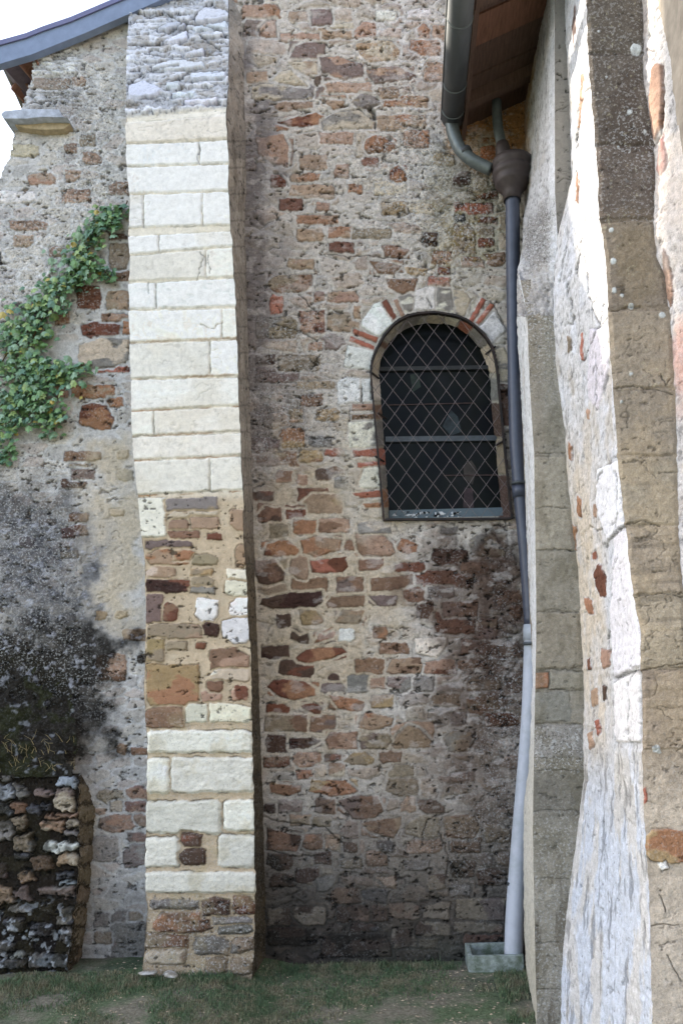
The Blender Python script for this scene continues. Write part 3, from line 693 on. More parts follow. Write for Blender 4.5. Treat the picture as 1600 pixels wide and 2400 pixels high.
# thin slates near the top edge of the gable
sl_ = ss(60, 120, y) * (1 - ss(240, 262, y + 20 * S.mid[0, 0])) * (x < 290) * ss(210, 150, x - .0 * y + 60 * G.mid)
f1, f2, cid = worley(G.U * 11, G.V * 52 + G.wx * .02, 8)
e2_ = f2 - f1
G.C = G.C * (1 - .8 * sl_[..., None]) + (lin(225, 226, 234) * (.6 + .75 * cid[..., None])) * .8 * sl_[..., None]
G.H += sl_ * (.012 * ss(.02, .25, e2_) + .01 * (cid - .5))
G.C *= (1 - .7 * sl_ * np.exp(-(e2_ / .06) ** 2))[..., None]
G.tint(G.blob(150, 250, 60, 40, 0, .5), lin(130, 128, 126), .4)
G.stones(0, 0, 2.613, [(175,1060,340,1130,'TO'),(400,1040,490,1110,'T'),(510,930,620,1000,'BM'),(400,880,470,930,'B'),(490,820,580,890,'A'),(380,1160,550,1240,'BM'),
 (665,1110,790,1190,'BM'),(60,1350,290,1405,'BM'),(80,1440,200,1510,'T'),(300,1510,400,1568,'BA'),(20,880,240,960,'L'),(-40,1170,220,1240,'W'),(400,470,520,520,'T'),
 (205,480,420,540,'A')], lich=.1, mix=.85)
G.stones(0, 450, 2.613, [(670,255,790,310,'BD'),(695,475,800,545,'B'),(470,570,615,720,'R'),(650,600,790,720,'TA'),(500,800,745,895,'R'),(620,745,790,790,'BM'),(755,790,800,870,'O'),
 (340,720,420,810,'B'),(590,1060,790,1100,'N'),(440,1180,700,1260,'TO'),(655,1260,750,1320,'BO'),(490,1295,700,1450,'OR',12),(720,1580,780,1635,'A'),(390,1590,620,1650,'BA'),(330,1190,420,1260,'M'),
 (670,310,790,470,'A'),(480,900,790,1080,'LG'),(420,1668,560,1720,'A')], lich=.1)
G.stones(0, 1100, 2.529, [(360,55,510,110,'D'),(420,0,560,60,'P'),(410,260,520,310,'B'),(365,340,520,400,'R',-6),(235,300,330,345,'A'),(360,480,455,525,'A'),(570,840,630,895,'YA'),(685,840,755,880,'YA'),
 (730,950,870,1015,'B'),(560,1095,745,1255,'BM'),(815,1100,865,1150,'E'),(655,235,730,275,'TY'),(780,1650,870,1695,'B'),(690,1630,750,1690,'T'),(700,0,790,70,'G'),(120,400,210,470,'P'),
 (0,1650,85,1720,'B')], lich=.05)
G.stones(0, 1700, 2.529, [(570,385,750,465,'AB'),(750,360,880,440,'OR'),(735,450,860,520,'RO'),(655,455,725,515,'LG'),(590,530,800,635,'BO'),(800,530,870,600,'B'),(755,640,870,695,'DR'),
 (535,660,700,810,'G'),(730,700,870,840,'PG'),(560,1110,660,1200,'G'),(665,1100,760,1180,'G'),(765,1110,850,1160,'A'),(660,1170,870,1400,'GP'),(560,1230,660,1300,'A'),(560,490,625,530,'T')], lich=.05, mix=.8)
st = np.clip(G.blob(60, 1240, 190, 110, 35, .5) * .55 + G.blob(110, 1480, 200, 130, 35, .5) * .75 + G.blob(90, 1640, 200, 170, 15, .35, .8) * 1.15 + G.blob(30, 1180, 150, 60, 10, .7) * .3, 0, 1)
G.C *= (1 - .9 * st * (.7 + .3 * ss(.3, .6, fbm(G.U * 20, G.V * 20, 3, 8))))[..., None]
G.tint(G.blob(60, 1330, 150, 150, 30, .5), lin(96, 98, 108), .45)
G.tint(G.blob(60, 1590, 110, 70, 20, .4), lin(44, 44, 20), .75)
G.tint(ss(6, 2, x) * (np.abs(y - 606) < 15), lin(20, 24, 34), .9)  # small hole shown only by its dark put into the colour
G.tint(G.blob(255, 1320, 75, 250, 0, .3) * (1 - np.clip(st * 1.4, 0, 1)), lin(196, 182, 160), .8)
G.C *= (1 - .35 * ss(2020, 2150, y) * (x > 150))[..., None]
G.C = G.C; sp2 = G.blob(100, 1600, 190, 150, 10, .3, 1.0); G.tint(sp2, lin(34, 30, 26), .75)
G.L = np.clip(G.L + .8 * G.blob(215, 360, 90, 220, 0, .5) + .45 * G.blob(80, 1270, 190, 200, 30, .6) + .25 * G.blob(130, 1560, 180, 90, 20, .5) + .5 * G.blob(60, 650, 120, 180) + .2, 0, 1) * (1 - .8 * pl)
pe1, pe2, pid = worley(G.U * 55, G.V * 55, 9)
G.H += G.L * (.5 - pe1) * .008; G.C *= (1 + G.L * (pid - .5) * .6)[..., None]
big = ss(.60, .74, fbm(G.U * 30, G.V * 30, 5, 33)) * np.clip(G.blob(90, 1480, 170, 170, 25, .4) + G.blob(60, 1300, 140, 120), 0, 1)
G.tint(big, lin(176, 178, 190), .6); G.H += big * .005
G.pits(.006, 1 - .7 * pl); G.hair(.7)
sil = curve([(-30,130),(100,100),(127,80),(153,77),(194,73),(224,61),(253,52),(262,50),(290,40),(296,36),(320,30),(329,29),(367,23),(390,8),(410,2),(425,-5),(470,-60),(520,-90),(2400,-90)])
rake = lambda X: 140 - (X - 0) * .385
keep = (x > sil(y) + 3 * S.rs.rand() * 0 + 10 * G.fine) & (y > rake(x) - 22)
GAB = mk('gable_wall', 'left gable wall of grey lichened render and rubble under the sloping roof edge', 'wall', loc=(at(150, 2260, YW)[0], YW, 0))
G.build('masonry', M_REN, GAB, keep)
ys = [110, 127, 153, 194, 224, 253, 262, 290, 320, 367, 390, 410, 440, 520]
outl = [(float(sil(q)) + 5, q) for q in ys] + [(-90, 2345), (600, 2345), (600, -80), (545, -80)]
core = prism('wall_core', outl, YW + .012, YW + .75, M_CORE, GAB)
# slate ledge that caps the lower, wider part of the wall
SLM = plain_mat('slate', lin(176, 182, 196), .8, .3, 25, .5, spec=.2)
YSM = plain_mat('ochre_stone', lin(176, 160, 134), .9, .25, 30, .5, spec=.2)
def slab(name, pts, Y0, Y1, mat, par, n=3):
    o = prism(name, pts, Y0, Y1, mat, par); b = o.modifiers.new('b', 'BEVEL'); b.width = .004; b.segments = 2; b.limit_method = 'ANGLE'; return o
slab('slate_ledge', [(2,266),(10,259),(60,254),(138,255),(146,272),(158,274),(100,273),(60,277),(8,277)], YW - .10, YW + .5, SLM, GAB)
slab('ledge_stone', [(20,278),(60,278),(110,273),(160,277),(164,290),(150,301),(95,303),(38,295)], YW - .05, YW + .5, YSM, GAB)
# roof edge: fascia board, soffit and the end tiles
M_FAS = plain_mat('painted_board', lin(128, 142, 170), .6, .12, 14, .05)
M_TIL = plain_mat('old_tile', lin(150, 112, 98), .9, .3, 25, .3)
M_SOF = plain_mat('soffit', lin(112, 100, 112), .8, .2, 25, .1)
roofp = mk('roof_edge', loc=(0, 0, 0)); roofp.parent = GAB
up = [(-12,98),(60,78),(100,62),(165,40),(255,2),(330,-30),(520,-112)]; dn = [(520,-62),(378,-2),(200,76),(75,126),(-12,152)]
prism('fascia_board', up + dn, YW - .075, YW - .03, M_FAS, roofp)
prism('verge_strip', [(a, b - 2) for a, b in up] + [(a, b + 9) for a, b in up[::-1]], YW - .085, YW - .077, plain_mat('verge', lin(110, 112, 148), .5, .1, 20, .05), roofp)
# roof slab behind the fascia
prism('roof_slab', [(-3,112),(60,92),(165,55),(255,18),(520,-95),(520,-75),(255,32),(165,70),(60,106),(-3,128)], YW - .02, YW + 2.0, M_SOF, roofp)
# end of the eave, seen from below
P = [at(4,153,YW-.03), at(38,140,YW-.025), at(86,124,YW-.02), at(90,190,YW+.3), at(72,262,YW+.5), at(52,250,YW+.5), at(24,190,YW+.25)]
V = [tuple(p) for p in P] + [tuple(p + np.array([0, .5, .12])) for p in P]; n = len(P)
raw('eave_soffit', V, [list(range(n))] + [[i, i + n, (i + 1) % n + n, (i + 1) % n] for i in range(n)] + [list(range(n, 2 * n))[::-1]], M_SOF, roofp)
V, fs = tube([at(6,150,YW-.03), at(24,188,YW+.24), at(54,252,YW+.48)], .012, 8); raw('eave_rim', V, fs, plain_mat('rim', lin(142, 140, 136), .8, .2), roofp)
def tile(name, c, r, L, a0):
    V = []; fs = []; nseg = 10
    for e in (0, 1):
        for k in range(nseg + 1):
            t = math.pi * k / nseg
            V.append(tuple(np.array(c) + e * np.array(L) + r * (np.array([math.cos(t), 0, math.sin(t) * .8]))))
    for k in range(nseg): fs.append((k, k + 1, nseg + 2 + k, nseg + 1 + k))
    o = raw(name, V, fs, M_TIL, roofp, True); s_ = o.modifiers.new('s', 'SOLIDIFY'); s_.thickness = .012; return o
tile('tile', at(66, 150, YW - .02), .05, (.02, .3, .05), 0)
tile('tile', at(48, 208, YW + .2), .05, (.02, .3, .05), 0)

# ------------------------------------------------------------------ pale ashlar pier
PL = curve(chip=2.4, seed=8, pts=[(-60,304),(0,303),(100,300),(200,297),(285,295),(360,296),(420,300),(470,305),(520,304),(553,301),(634,306),(664,302),(794,304),(882,308),(947,308),(1062,312),(1100,316),(1163,323),(1258,332),(1321,340),(1456,342),(1614,338),(1705,342),(1771,346),(1878,344),(2016,341),(2095,342),(2139,346),(2194,341),(2250,336),(2300,336)])
RB = [337, 391, 455, 538, 578, 651, 720, 796, 883, 952, 1013, 1068, 1150, 1258, 1390, 1500, 1600, 1648, 1770, 1868, 1955, 2038, 2098, 2150, 2200]
PR = curve(chip=2.6, blk=RB, seed=7, pts=[(-60,536),(0,537),(100,539),(200,536),(264,531),(383,536),(471,537),(527,539),(565,546),(664,548),(718,552),(794,555),(871,558),(947,560),(1005,564),(1070,566),(1100,567),(1258,571),(1337,577),(1456,583),(1594,588),(1693,591),(1759,592),(1858,595),(2016,598),(2095,599),(2150,598),(2214,596),(2277,590),(2310,588)])
PS = curve([(-60,574),(264,577),(383,579),(527,576),(700,580),(871,584),(1005,588),(1100,592),(1258,596),(1456,602),(1594,607),(1759,613),(2016,621),(2150,624),(2320,622)])
PIER = mk('buttress', 'tall narrow buttress of whitish ashlar blocks with a slate-covered top, left of the window', 'buttress', loc=tuple(at(465, 2280, YP) * np.array([1, 1, 0])))
yp = lambda q: np.interp(q, [-60, 0, 255, 275, 2400], [4.60, 4.55, 4.235, YP, YP])
B_ = Surf(ruled(PL, 0, PR, 0, -50, 2316, yp, yp, .0048, .0048), 3)
x, y = B_.px, B_.py
B_.mcol = lin(232, 226, 214) * (1 + .12 * B_.mid[..., None])
lowp = ss(1140, 1180, y)
B_.mcol = B_.mcol * (1 - lowp[..., None]) + (lin(198, 180, 156) * (1 + .25 * B_.mid[..., None])) * lowp[..., None]
B_.C = B_.mcol.copy(); B_.mh = B_.mid * .005 + B_.fine * .0015; B_.H = B_.mh.copy() - .003
# slates of the weathering
f1, f2, cid = worley(B_.U * 5 + B_.wx * .03 + (B_.V * 31).astype(int) * .37, B_.V * 34 + B_.mid * 2.5 + B_.wy * .02, 8); e2_ = f2 - f1
top = 1 - ss(258, 266, y + 12 * (x - 420) / 120)
sc_ = lin(206, 208, 216) * (.62 + .6 * cid[..., None]) * (1 + .3 * B_.mid[..., None])
B_.C = B_.C * (1 - top[..., None]) + sc_ * top[..., None]
B_.H = B_.H * (1 - top) + top * (.012 * ss(.02, .12, e2_) + .020 * (cid - .5) + .002 * B_.mid)
g = np.exp(-(e2_ / .055) ** 2) * top
B_.C *= (1 - .88 * g)[..., None]
B_.tint(top * ss(.55, .7, fbm(B_.U * 12, B_.V * 12, 4, 71)), lin(150, 140, 126), .6)
for pts in [[(300,205),(340,195),(385,215),(360,232),(302,234)],[(358,160),(400,145),(478,150),(480,160),(440,170),(358,170)],[(455,45),(480,22),(530,28),(545,48),(520,52),(458,58)],
  [(368,75),(395,58),(438,55),(436,70),(372,78)],[(370,105),(440,75),(440,98),(400,108)],[(445,175),(530,172),(533,188),(450,192)],[(390,200),(420,195),(425,212),(392,210)],
  [(450,70),(530,55),(535,72),(460,78)],[(405,222),(460,220),(458,231),(405,232)],[(430,240),(512,234),(510,245),(432,250)],[(430,130),(480,118),(478,132),(432,136)]]:
    B_.poly(pts, lin(214, 218, 230), warp=.5, halo=0, h=.022, groove=.012, var=.08, gcol=.8)
for pts in [[(300,20),(350,45),(385,30),(430,60)],[(380,90),(400,75),(450,50),(480,20),(500,10)],[(300,110),(380,106),(440,72)],[(430,55),(520,75),(540,100)],[(470,85),(520,120)],[(340,130),(420,140),(520,130)],[(300,200),(340,170),(420,160)],[(400,190),(470,170),(530,165)]]:
    B_.crack(pts, 2.0, .02, .85)
# courses: (top-left, top-right, bottom-left, bottom-right, vertical joints)
JC = lin(206, 182, 140)
rows = [(286,266,336,325,[]),(338,327,390,382,[467]),(391,384,454,446,[]),(456,448,534,527,[336,474]),(553,540,597,576,[372]),(600,579,660,649,[482]),(664,652,725,718,[365]),(728,722,802,793,[520]),
 (805,797,888,881,[492]),(890,884,963,950,[]),(965,953,1022,1011,[360]),(1025,1015,1079,1067,[]),(1082,1071,1161,1149,[492])]
BX = lambda q: (float(PL(q)), float(PR(q)))
for r_, (a, b, c, d, js) in enumerate(rows):
    xs = [None] + js + [None]
    for i in range(len(xs) - 1):
        xl0, xr0 = BX(a); xl1, xr1 = BX(c)
        L = xs[i] if xs[i] else None; Rr = xs[i + 1] if xs[i + 1] else None
        xa0 = (L + 1 if L else xl0 - 6); xa1 = (L + 2 if L else xl1 - 6); xb0 = (Rr - 1 if Rr else xr0 + 6); xb1 = (Rr - 1 if Rr else xr1 + 6)
        f = lambda X, u, v: u + (v - u) * (X - 300) / 245
        gp = 1.0
        P = [(xa0, f(xa0, a, b) + gp), (xb0, f(xb0, a, b) + gp), (xb1, f(xb1, c, d) - gp), (xa1, f(xa1, c, d) - gp)]
        tone = [(226,220,210),(232,234,238),(238,238,242),(234,233,232),(240,242,248),(232,229,222),(238,240,246),(228,224,216),(232,229,223),(236,234,229),(230,226,218),(232,228,220),(234,230,222)][r_]
        tone = tuple(min(v + 10, 250) for v in tone)
        B_.poly(P, lin(*tone), warp=.22, hj=.012, halo=0, h=.006, var=.05, rnd=3, groove=.004, gcol=.35, rough=.0012)
for pts in [[(467,340),(466,355),(462,375),(468,384)],[(470,592),(478,600),(462,655)],[(489,600),(492,640)],[(310,393),(340,390),(355,392)],[(365,1022),(340,1020),(308,1024)],[(470,760),(500,770),(520,755)],[(480,1148),(510,1152)],[(345,660),(350,690)]]:
    B_.crack(pts, 1.2, .006, .6)
# fine tooling and pits
pit = ss(.66, .70, fbm(B_.U * 45, B_.V * 20, 3, 91)) * (1 - top) ; B_.C *= (1 - .08 * pit)[..., None]; B_.H -= pit * .001
th = ss(.52, .75, fbm(B_.U * 5, B_.V * 5, 4, 93)) * (1 - top); B_.tint(th, lin(214, 204, 184), .3)
# iron-brown lines in some bed joints
for q, c in ((803, .5), (889, .6), (964, .8), (1023, .6), (1080, .8), (1163, .9)):
    lo = np.exp(-(((y - q + (x - 300) * .045) + B_.fine * 5) / 1.8) ** 2) * ss(.35, .55, fbm(B_.U * 9, B_.V * 0 + q, 3, 2)); B_.tint(lo, lin(150, 104, 54), c)
B_.poly([(316,1168),(392,1166),(390,1258),(324,1260)], lin(236,232,224), warp=.25, halo=2, h=.010, var=.05, rnd=3, groove=.005)
B_.stones(0, 1100, 2.529, [(985,170,1290,245,'GA',-3),(990,255,1290,350,'TL'),(1000,300,1110,370,'TO'),(1130,290,1300,355,'T'),(1000,370,1180,410,'B'),(1230,380,1310,415,'R'),
 (860,425,1140,475,'P'),(860,475,1140,560,'OT'),(1030,485,1150,540,'TO'),(1140,505,1290,565,'A'),(1130,590,1260,635,'YA'),(865,575,1040,655,'LT'),(865,655,1130,730,'KR'),(1140,640,1270,695,'A'),(1130,700,1270,735,'G'),
 (865,735,965,910,'P'),(970,790,1050,905,'RB'),(1160,765,1290,905,'W',8),(1200,915,1300,990,'K',8),(1365,755,1490,870,'W'),(1345,590,1470,680,'C'),(1335,660,1470,750,'C'),(1320,885,1480,1035,'W',-5),(870,920,1200,1000,'TA'),
 (870,1000,975,1165,'YA'),(990,1020,1100,1070,'A'),(1160,1030,1210,1060,'R'),(1240,1060,1480,1185,'BM',-5),(1250,1190,1480,1255,'LC'),(865,1150,1180,1400,'YO'),(1190,1320,1310,1390,'MR'),(1370,1280,1470,1370,'MR'),(1230,1260,1320,1320,'B'),
 (860,1410,1090,1535,'BM'),(1100,1392,1238,1500,'C'),(1243,1387,1492,1500,'C'),(1370,240,1450,370,'MT'),(1400,440,1460,580,'T')], h=.008, halo=4, var=.15)
W2 = lin(230, 228, 218)
for x0, y0, x1, y1, c in [(348,1711,590,1767,W2),(346,1776,395,1864,W2),(403,1772,594,1860,W2*.92),(344,1875,516,1957,W2),(527,1871,598,1949,W2),(342,1960,419,2036,W2*.92),(514,1954,598,2036,W2),(342,2042,600,2097,W2)]:
    r_ = B_.rs.rand(8) * 5
    B_.poly([(x0 - 3, y0 + r_[0] + 4), (x0 + 5, y0 + r_[1]), (x1 - 6, y0 + r_[2] * .6), (x1 + 3, y0 + 5 + r_[3]), (x1 + 3, y1 - 5 - r_[4]), (x1 - 5, y1 - r_[5] * .5), (x0 + 6, y1 - r_[6]), (x0 - 3, y1 - 5 - r_[7])],
            c, warp=.5, hj=.015, halo=2, h=.015, var=.10, rnd=7, groove=.010, gcol=.75, rough=.003, col2=None)
B_.stones(0, 1700, 2.529, [(1070,640,1195,730,'DR',10),(1065,735,1220,830,'DK'),(900,1080,1250,1250,'BO',-8),(1200,1020,1370,1140,'DB'),(1380,1010,1515,1130,'RB'),(860,1240,1120,1340,'BA',6),
 (1150,1255,1380,1370,'GA'),(1370,1260,1500,1350,'AG'),(860,1330,1100,1420,'AL'),(1220,1380,1350,1480,'AG'),(1370,1380,1490,1480,'BA'),(890,1040,1180,1090,'G'),(1260,1140,1500,1190,'G'),(1290,1190,1500,1240,'GS')], h=.018, halo=4, lich=.1, rnd=9)
th = ss(.50, .7, fbm(B_.U * 9, B_.V * 9, 5, 95)) * ss(1640, 1720, y); B_.tint(th, lin(184, 172, 140), .4)
B_.C *= (1 - .25 * ss(2080, 2130, y))[..., None]
B_.pits(-.012, (1 - top * .5) * (1 - .8 * ((y > 262) & (y < 1150)) - .8 * ((y > 1700) & (y < 2098))), 1.0, .006); B_.hair(.5, .4)
B_.L = np.clip(.25 * top + .22 * ss(1640, 1700, y) + .3 * ss(2090, 2130, y) + .05 * ss(1140, 1160, y), 0, 1) * (1 - .5 * ss(270, 300, y) * (1 - ss(1130, 1160, y)))
B_.build('ashlar_face', M_ASH, PIER)
# right flank with its shade put into a darker colour, hidden left flank, crown
SD = Surf(ruled(PR, 0, PS, 0, -50, 2325, yp, lambda q: np.full_like(q, YW + .02), .006, .006), 4, outdir=(1, -.3, 0))
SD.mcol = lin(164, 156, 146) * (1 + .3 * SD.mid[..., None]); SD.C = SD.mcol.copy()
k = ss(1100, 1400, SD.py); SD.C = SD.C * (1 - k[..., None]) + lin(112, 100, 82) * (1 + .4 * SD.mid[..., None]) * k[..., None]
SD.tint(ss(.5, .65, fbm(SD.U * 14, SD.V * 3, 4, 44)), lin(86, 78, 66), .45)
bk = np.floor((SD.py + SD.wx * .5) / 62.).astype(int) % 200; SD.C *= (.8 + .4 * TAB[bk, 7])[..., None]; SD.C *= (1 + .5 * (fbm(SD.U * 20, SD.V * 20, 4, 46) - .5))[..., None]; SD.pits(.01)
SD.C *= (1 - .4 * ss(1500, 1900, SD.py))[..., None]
SD.H = SD.mid * .014 + SD.fine * .004; SD.L[:] = .3
for q in list(range(330, 2250, 62)): SD.C *= (1 - .45 * np.exp(-((SD.py - q + SD.wx * .5) / 2.2) ** 2))[..., None]
e_ = np.minimum(np.arange(SD.nu), 99)[None, :] / 6.; SD.H *= np.clip(e_, 0, 1)
SD.build('side_face', M_REN, PIER)
LS = Surf(ruled(lambda q: PL(q) + 48, 0, PL, 0, -50, 2316, lambda q: np.full_like(q, YW + .02), yp, .02, .02), 5, outdir=(-1, 0, 0))
LS.C[:] = lin(190, 180, 165); LS.build('far_side_face', M_REN, PIER)
# mortar fillet where the flank meets the wall
FL = []
for k, q in enumerate(np.linspace(-40, 1250, 60)):
    pass
# rubble at its foot
M_FOOT = plain_mat('foot_stone', lin(150, 146, 138), 1.0, .4, 60, .9, spec=.0, col2=lin(196, 198, 200))
def rock(name, c, s_, seed, mat, par=None, n=3):
    import bmesh
    bm = bmesh.new(); bmesh.ops.create_icosphere(bm, subdivisions=n, radius=1)
    rs = np.random.RandomState(seed); o = rs.rand(3) * 50
    pl_ = [(rs.randn(3), .45 + .4 * rs.rand()) for _ in range(9)]
    for v in bm.verts:
        p = np.array(v.co)
        for nn, d in pl_:
            nn = nn / np.linalg.norm(nn); e = p @ nn - d
            if e > 0: p = p - nn * e * .9
        q = float(fbm(np.array([p[0] * 3 + o[0] + p[2] * 2]), np.array([p[1] * 3 + o[1] - p[2]]), 3)[0]) - .5
        v.co = Vector(p * (1 + .3 * q) * np.array(s_))
    me = bpy.data.meshes.new(name); bm.to_mesh(me); bm.free(); me.materials.append(mat)
    me.polygons.foreach_set('use_smooth', [True] * len(me.polygons))
    ob = bpy.data.objects.new(name, me); sc.collection.objects.link(ob); ob.rotation_euler = (rs.randn() * .2, rs.randn() * .2, rs.rand() * 6)
    if par is not None: ob.parent = par; ob.location = tuple(np.array(c) - grandloc(par))
    else: ob.location = c
    return ob
for i, (px, py, Y, s_) in enumerate([(345, 2282, 4.17, (.06, .04, .014)), (398, 2286, 4.16, (.05, .04, .012))]):
    rock('footing_stone', at(px, py, Y), s_, i + 5, M_FOOT, PIER)

# ------------------------------------------------------------------ low dark rubble stub, lower left
YQ = 4.33
STB = mk('low_buttress', 'low black-stained rubble buttress with mossy sloping top, at the left edge', 'buttress', loc=tuple(at(90, 2270, YQ) * np.array([1, 1, 0])))
QR = curve(chip=7, seed=9, pts=[(1800,180),(1826,182),(1900,186),(1980,187),(2056,184),(2135,174),(2200,165),(2240,160),(2300,156)])
QS = curve([(1800,186),(1822,196),(1898,224),(1980,221),(2056,214),(2135,206),(2265,190),(2310,186)])
Q = Surf(ruled(lambda q: np.full_like(q, -110.), 0, QR, 0, 1822, 2320, YQ, YQ), 8)
Q.mcol = lin(44, 38, 32) * (1 + .5 * Q.mid[..., None]); Q.C = Q.mcol.copy(); Q.mh = -.02 + Q.mid * .02 + Q.fine * .006; Q.H = Q.mh.copy()
Q.stones(0, 1700, 2.529, [(345,318,460,375,'Z'),(310,380,440,510,'PL'),(200,378,305,425,'P'),(0,350,80,440,'Z'),(80,355,160,440,'G'),(230,455,285,515,'S'),(160,470,230,530,'S'),(280,522,460,575,'BM'),(55,545,160,640,'BA'),
 (235,570,380,635,'TL'),(380,548,460,615,'L'),(-40,570,75,695,'G'),(70,655,200,755,'GA',-15),(265,695,455,760,'W'),(380,625,460,655,'G'),(190,785,318,862,'BM',-8),(345,765,450,830,'TL'),(110,870,190,935,'T',-25),(340,865,445,930,'S',-15),
 (340,935,445,980,'Z'),(-40,960,90,1070,'T'),(90,958,170,1040,'P'),(220,960,440,1020,'PG'),(-40,1290,75,1380,'G'),(50,1360,150,1400,'W'),(-30,820,25,920,'PG'),(-40,455,100,540,'S'),(80,460,150,530,'B'),
 (60,1075,180,1120,'G'),(330,1080,430,1180,'GS'),(20,1150,120,1230,'SG'),(350,1210,430,1290,'G'),(150,1365,430,1440,'ZG'),(-60,1395,140,1440,'ZG'),(180,1180,300,1260,'ES'),(230,1050,330,1120,'E'),(90,760,180,800,'S')],
 h=.016, halo=3, groove=.014, gcol=.8, rnd=5, var=.4, lich=.12, rough=.010, warp=1.5)
Q.stones(0, 1100, 2.529, [(0, 1820, 60, 1850, 'G')])
Q.C *= (1 - .45 * ss(2120, 2250, Q.py))[..., None] * .7; Q.tint(ss(.48, .6, fbm(Q.U * 9, Q.V * 9, 5, 39)), lin(46, 42, 30), .7)
sp_ = ss(.62, .68, fbm(Q.U * 30, Q.V * 30, 3, 30)) * ss(2090, 2150, Q.py); Q.tint(sp_, lin(190, 196, 204), .5)
Q.L = Q.L * .5 + .03; Q.pits(.02)
Q.build('rubble_face', M_RUB, STB)
QF = Surf(ruled(QR, 0, QS, 0, 1824, 2320, YQ, YW + .02), 9, outdir=(1, -.2, 0))
QF.mcol = lin(70, 62, 50) * (1 + .4 * QF.mid[..., None]); QF.C = QF.mcol.copy(); QF.tint(ss(.5, .7, fbm(QF.U * 16, QF.V * 5, 4, 4)), lin(66, 54, 42), .6)
QF.mh = QF.H
for q in range(1840, 2280, 48): QF.poly([(180, q), (225, q + 3), (225, q + 36), (180, q + 38)], 'A' if q % 3 else 'B', warp=2, mix=.5, h=.01)
QF.pits(.03)
QF.H = QF.H + QF.mid * .03; QF.L[:] = .2; QF.H *= np.clip(np.arange(QF.nu)[None, :] / 5., 0, 1)
QF.build('side_face', M_REN, STB)
QT = Surf(ruled(lambda q: np.full_like(q, -110.), 0, curve([(1540,140),(1600,165),(1700,178),(1826,184)]), 0, 1545, 1828, lambda q: np.interp(q, [1545, 1828], [YW - .01, YQ]), lambda q: np.interp(q, [1545, 1828], [YW - .01, YQ]), .006, .006), 10)
QT.C[:] = lin(36, 33, 29); QT.tint(ss(.45, .6, fbm(QT.U * 10, QT.V * 10, 4, 6)), lin(40, 44, 20), .6)
QT.H = (fbm(QT.U * 16, QT.V * 20, 5, 8) - .5) * .07; QT.C *= (1 + .9 * (fbm(QT.U * 40, QT.V * 40, 3, 3) - .5))[..., None]
QT.tint(ss(.66, .76, fbm(QT.U * 30, QT.V * 30, 5, 33)), lin(150, 154, 162), .5); QT.L[:] = .05
for q in [(0, 1655, 35, 1690)]: pass
QT.build('mossy_top', M_REN, STB, (QT.py > 1600 + 260 * QT.mid + 60 * QT.fine) & (QT.px < 172 + 260 * QT.mid + (QT.py - 1640) * .15))

# ------------------------------------------------------------------ stepped buttresses on the right
YA_, YB_ = 4.28, 3.65
BLK0 = [124, 340, 514, 722, 910, 1068, 1229, 1394, 1572, 1762]
e1 = curve(chip=3, seed=6, pts=[(-60,1266),(0,1264),(100,1251),(200,1240),(250,1232),(400,1231),(500,1228),(600,1222),(630,1213),(700,1211),(800,1213),(900,1219),(1060,1228),(1200,1232),(1390,1240),(1500,1247),(1600,1247),(1770,1240),(1900,1227),(2130,1227),(2250,1231),(2350,1241),(2460,1254)])
e2 = curve([(600,1222),(640,1216),(700,1228),(740,1236),(800,1237),(900,1241),(1000,1247),(1060,1251),(1200,1253),(1390,1256),(1500,1256),(1600,1254),(1700,1252),(1800,1250),(1950,1248),(2050,1250),(2200,1253),(2460,1259)])
e3 = curve(chip=2.5, blk=[1063, 1290, 1432, 1570, 1696], seed=5, pts=[(-60,1322),(0,1323),(100,1325),(130,1328),(200,1331),(300,1337),(400,1338),(421,1339),(478,1325),(551,1306),(640,1298),(730,1296),(863,1303),(940,1314),(1017,1324),(1093,1328),(1189,1337),(1285,1349),(1399,1357),(1570,1365),(1698,1367),(1825,1369),(1885,1361),(1953,1354),(2030,1343),(2123,1331),(2208,1322),(2293,1316),(2460,1314)])
BLK = [124, 340, 514, 722, 910, 1068, 1229, 1394, 1572, 1762]
e4 = curve(chip=3.2, blk=BLK, seed=3, pts=[(-60,1371),(0,1373),(100,1376),(200,1384),(300,1392),(400,1400),(500,1402),(540,1409),(600,1416),(700,1424),(800,1429),(900,1435),(1000,1443),(1100,1450),(1240,1466),(1300,1471),(1400,1485),(1480,1503),(1560,1502),(1700,1504),(1850,1506),(1950,1511),(2050,1518),(2200,1524),(2460,1530)])
e5 = curve(chip=4, blk=BLK0, seed=4, pts=[(-60,1504),(0,1504),(100,1505),(200,1506),(250,1516),(300,1524),(340,1530),(400,1534),(500,1530),(600,1538),(640,1556),(700,1563),(800,1575),(900,1579),(1000,1583),(1200,1588),(1400,1600),(1700,1612),(2460,1650)])
Y4 = lambda q: np.interp(q, [-60, 0, 500, 1100, 1500, 2460], [3.24, 3.22, 3.05, 2.86, 2.70, 2.69])
Yq = lambda q: Y4(q) - .03
YK = lambda q: np.interp(q, [-60, 480, 600, 740, 2460], [4.5, 4.5, 4.05, YB_, YB_])
FAR = mk('buttress', 'farther right buttress, grey shaded front and whitewashed flank, beside the drainpipe', 'buttress', loc=tuple(at(1300, 2320, YB_) * np.array([1, 1, 0])))
NEAR = mk('buttress', 'nearest right buttress, taupe stone front beside a bright white streaked flank', 'buttress', loc=tuple(at(1500, 2400, 2.9) * np.array([1, 1, 0])))
UP = mk('upper_wall', 'upper whitewashed wall strip right of the eave, with a narrow grey front', 'wall', loc=tuple(at(1290, 550, YB_)))
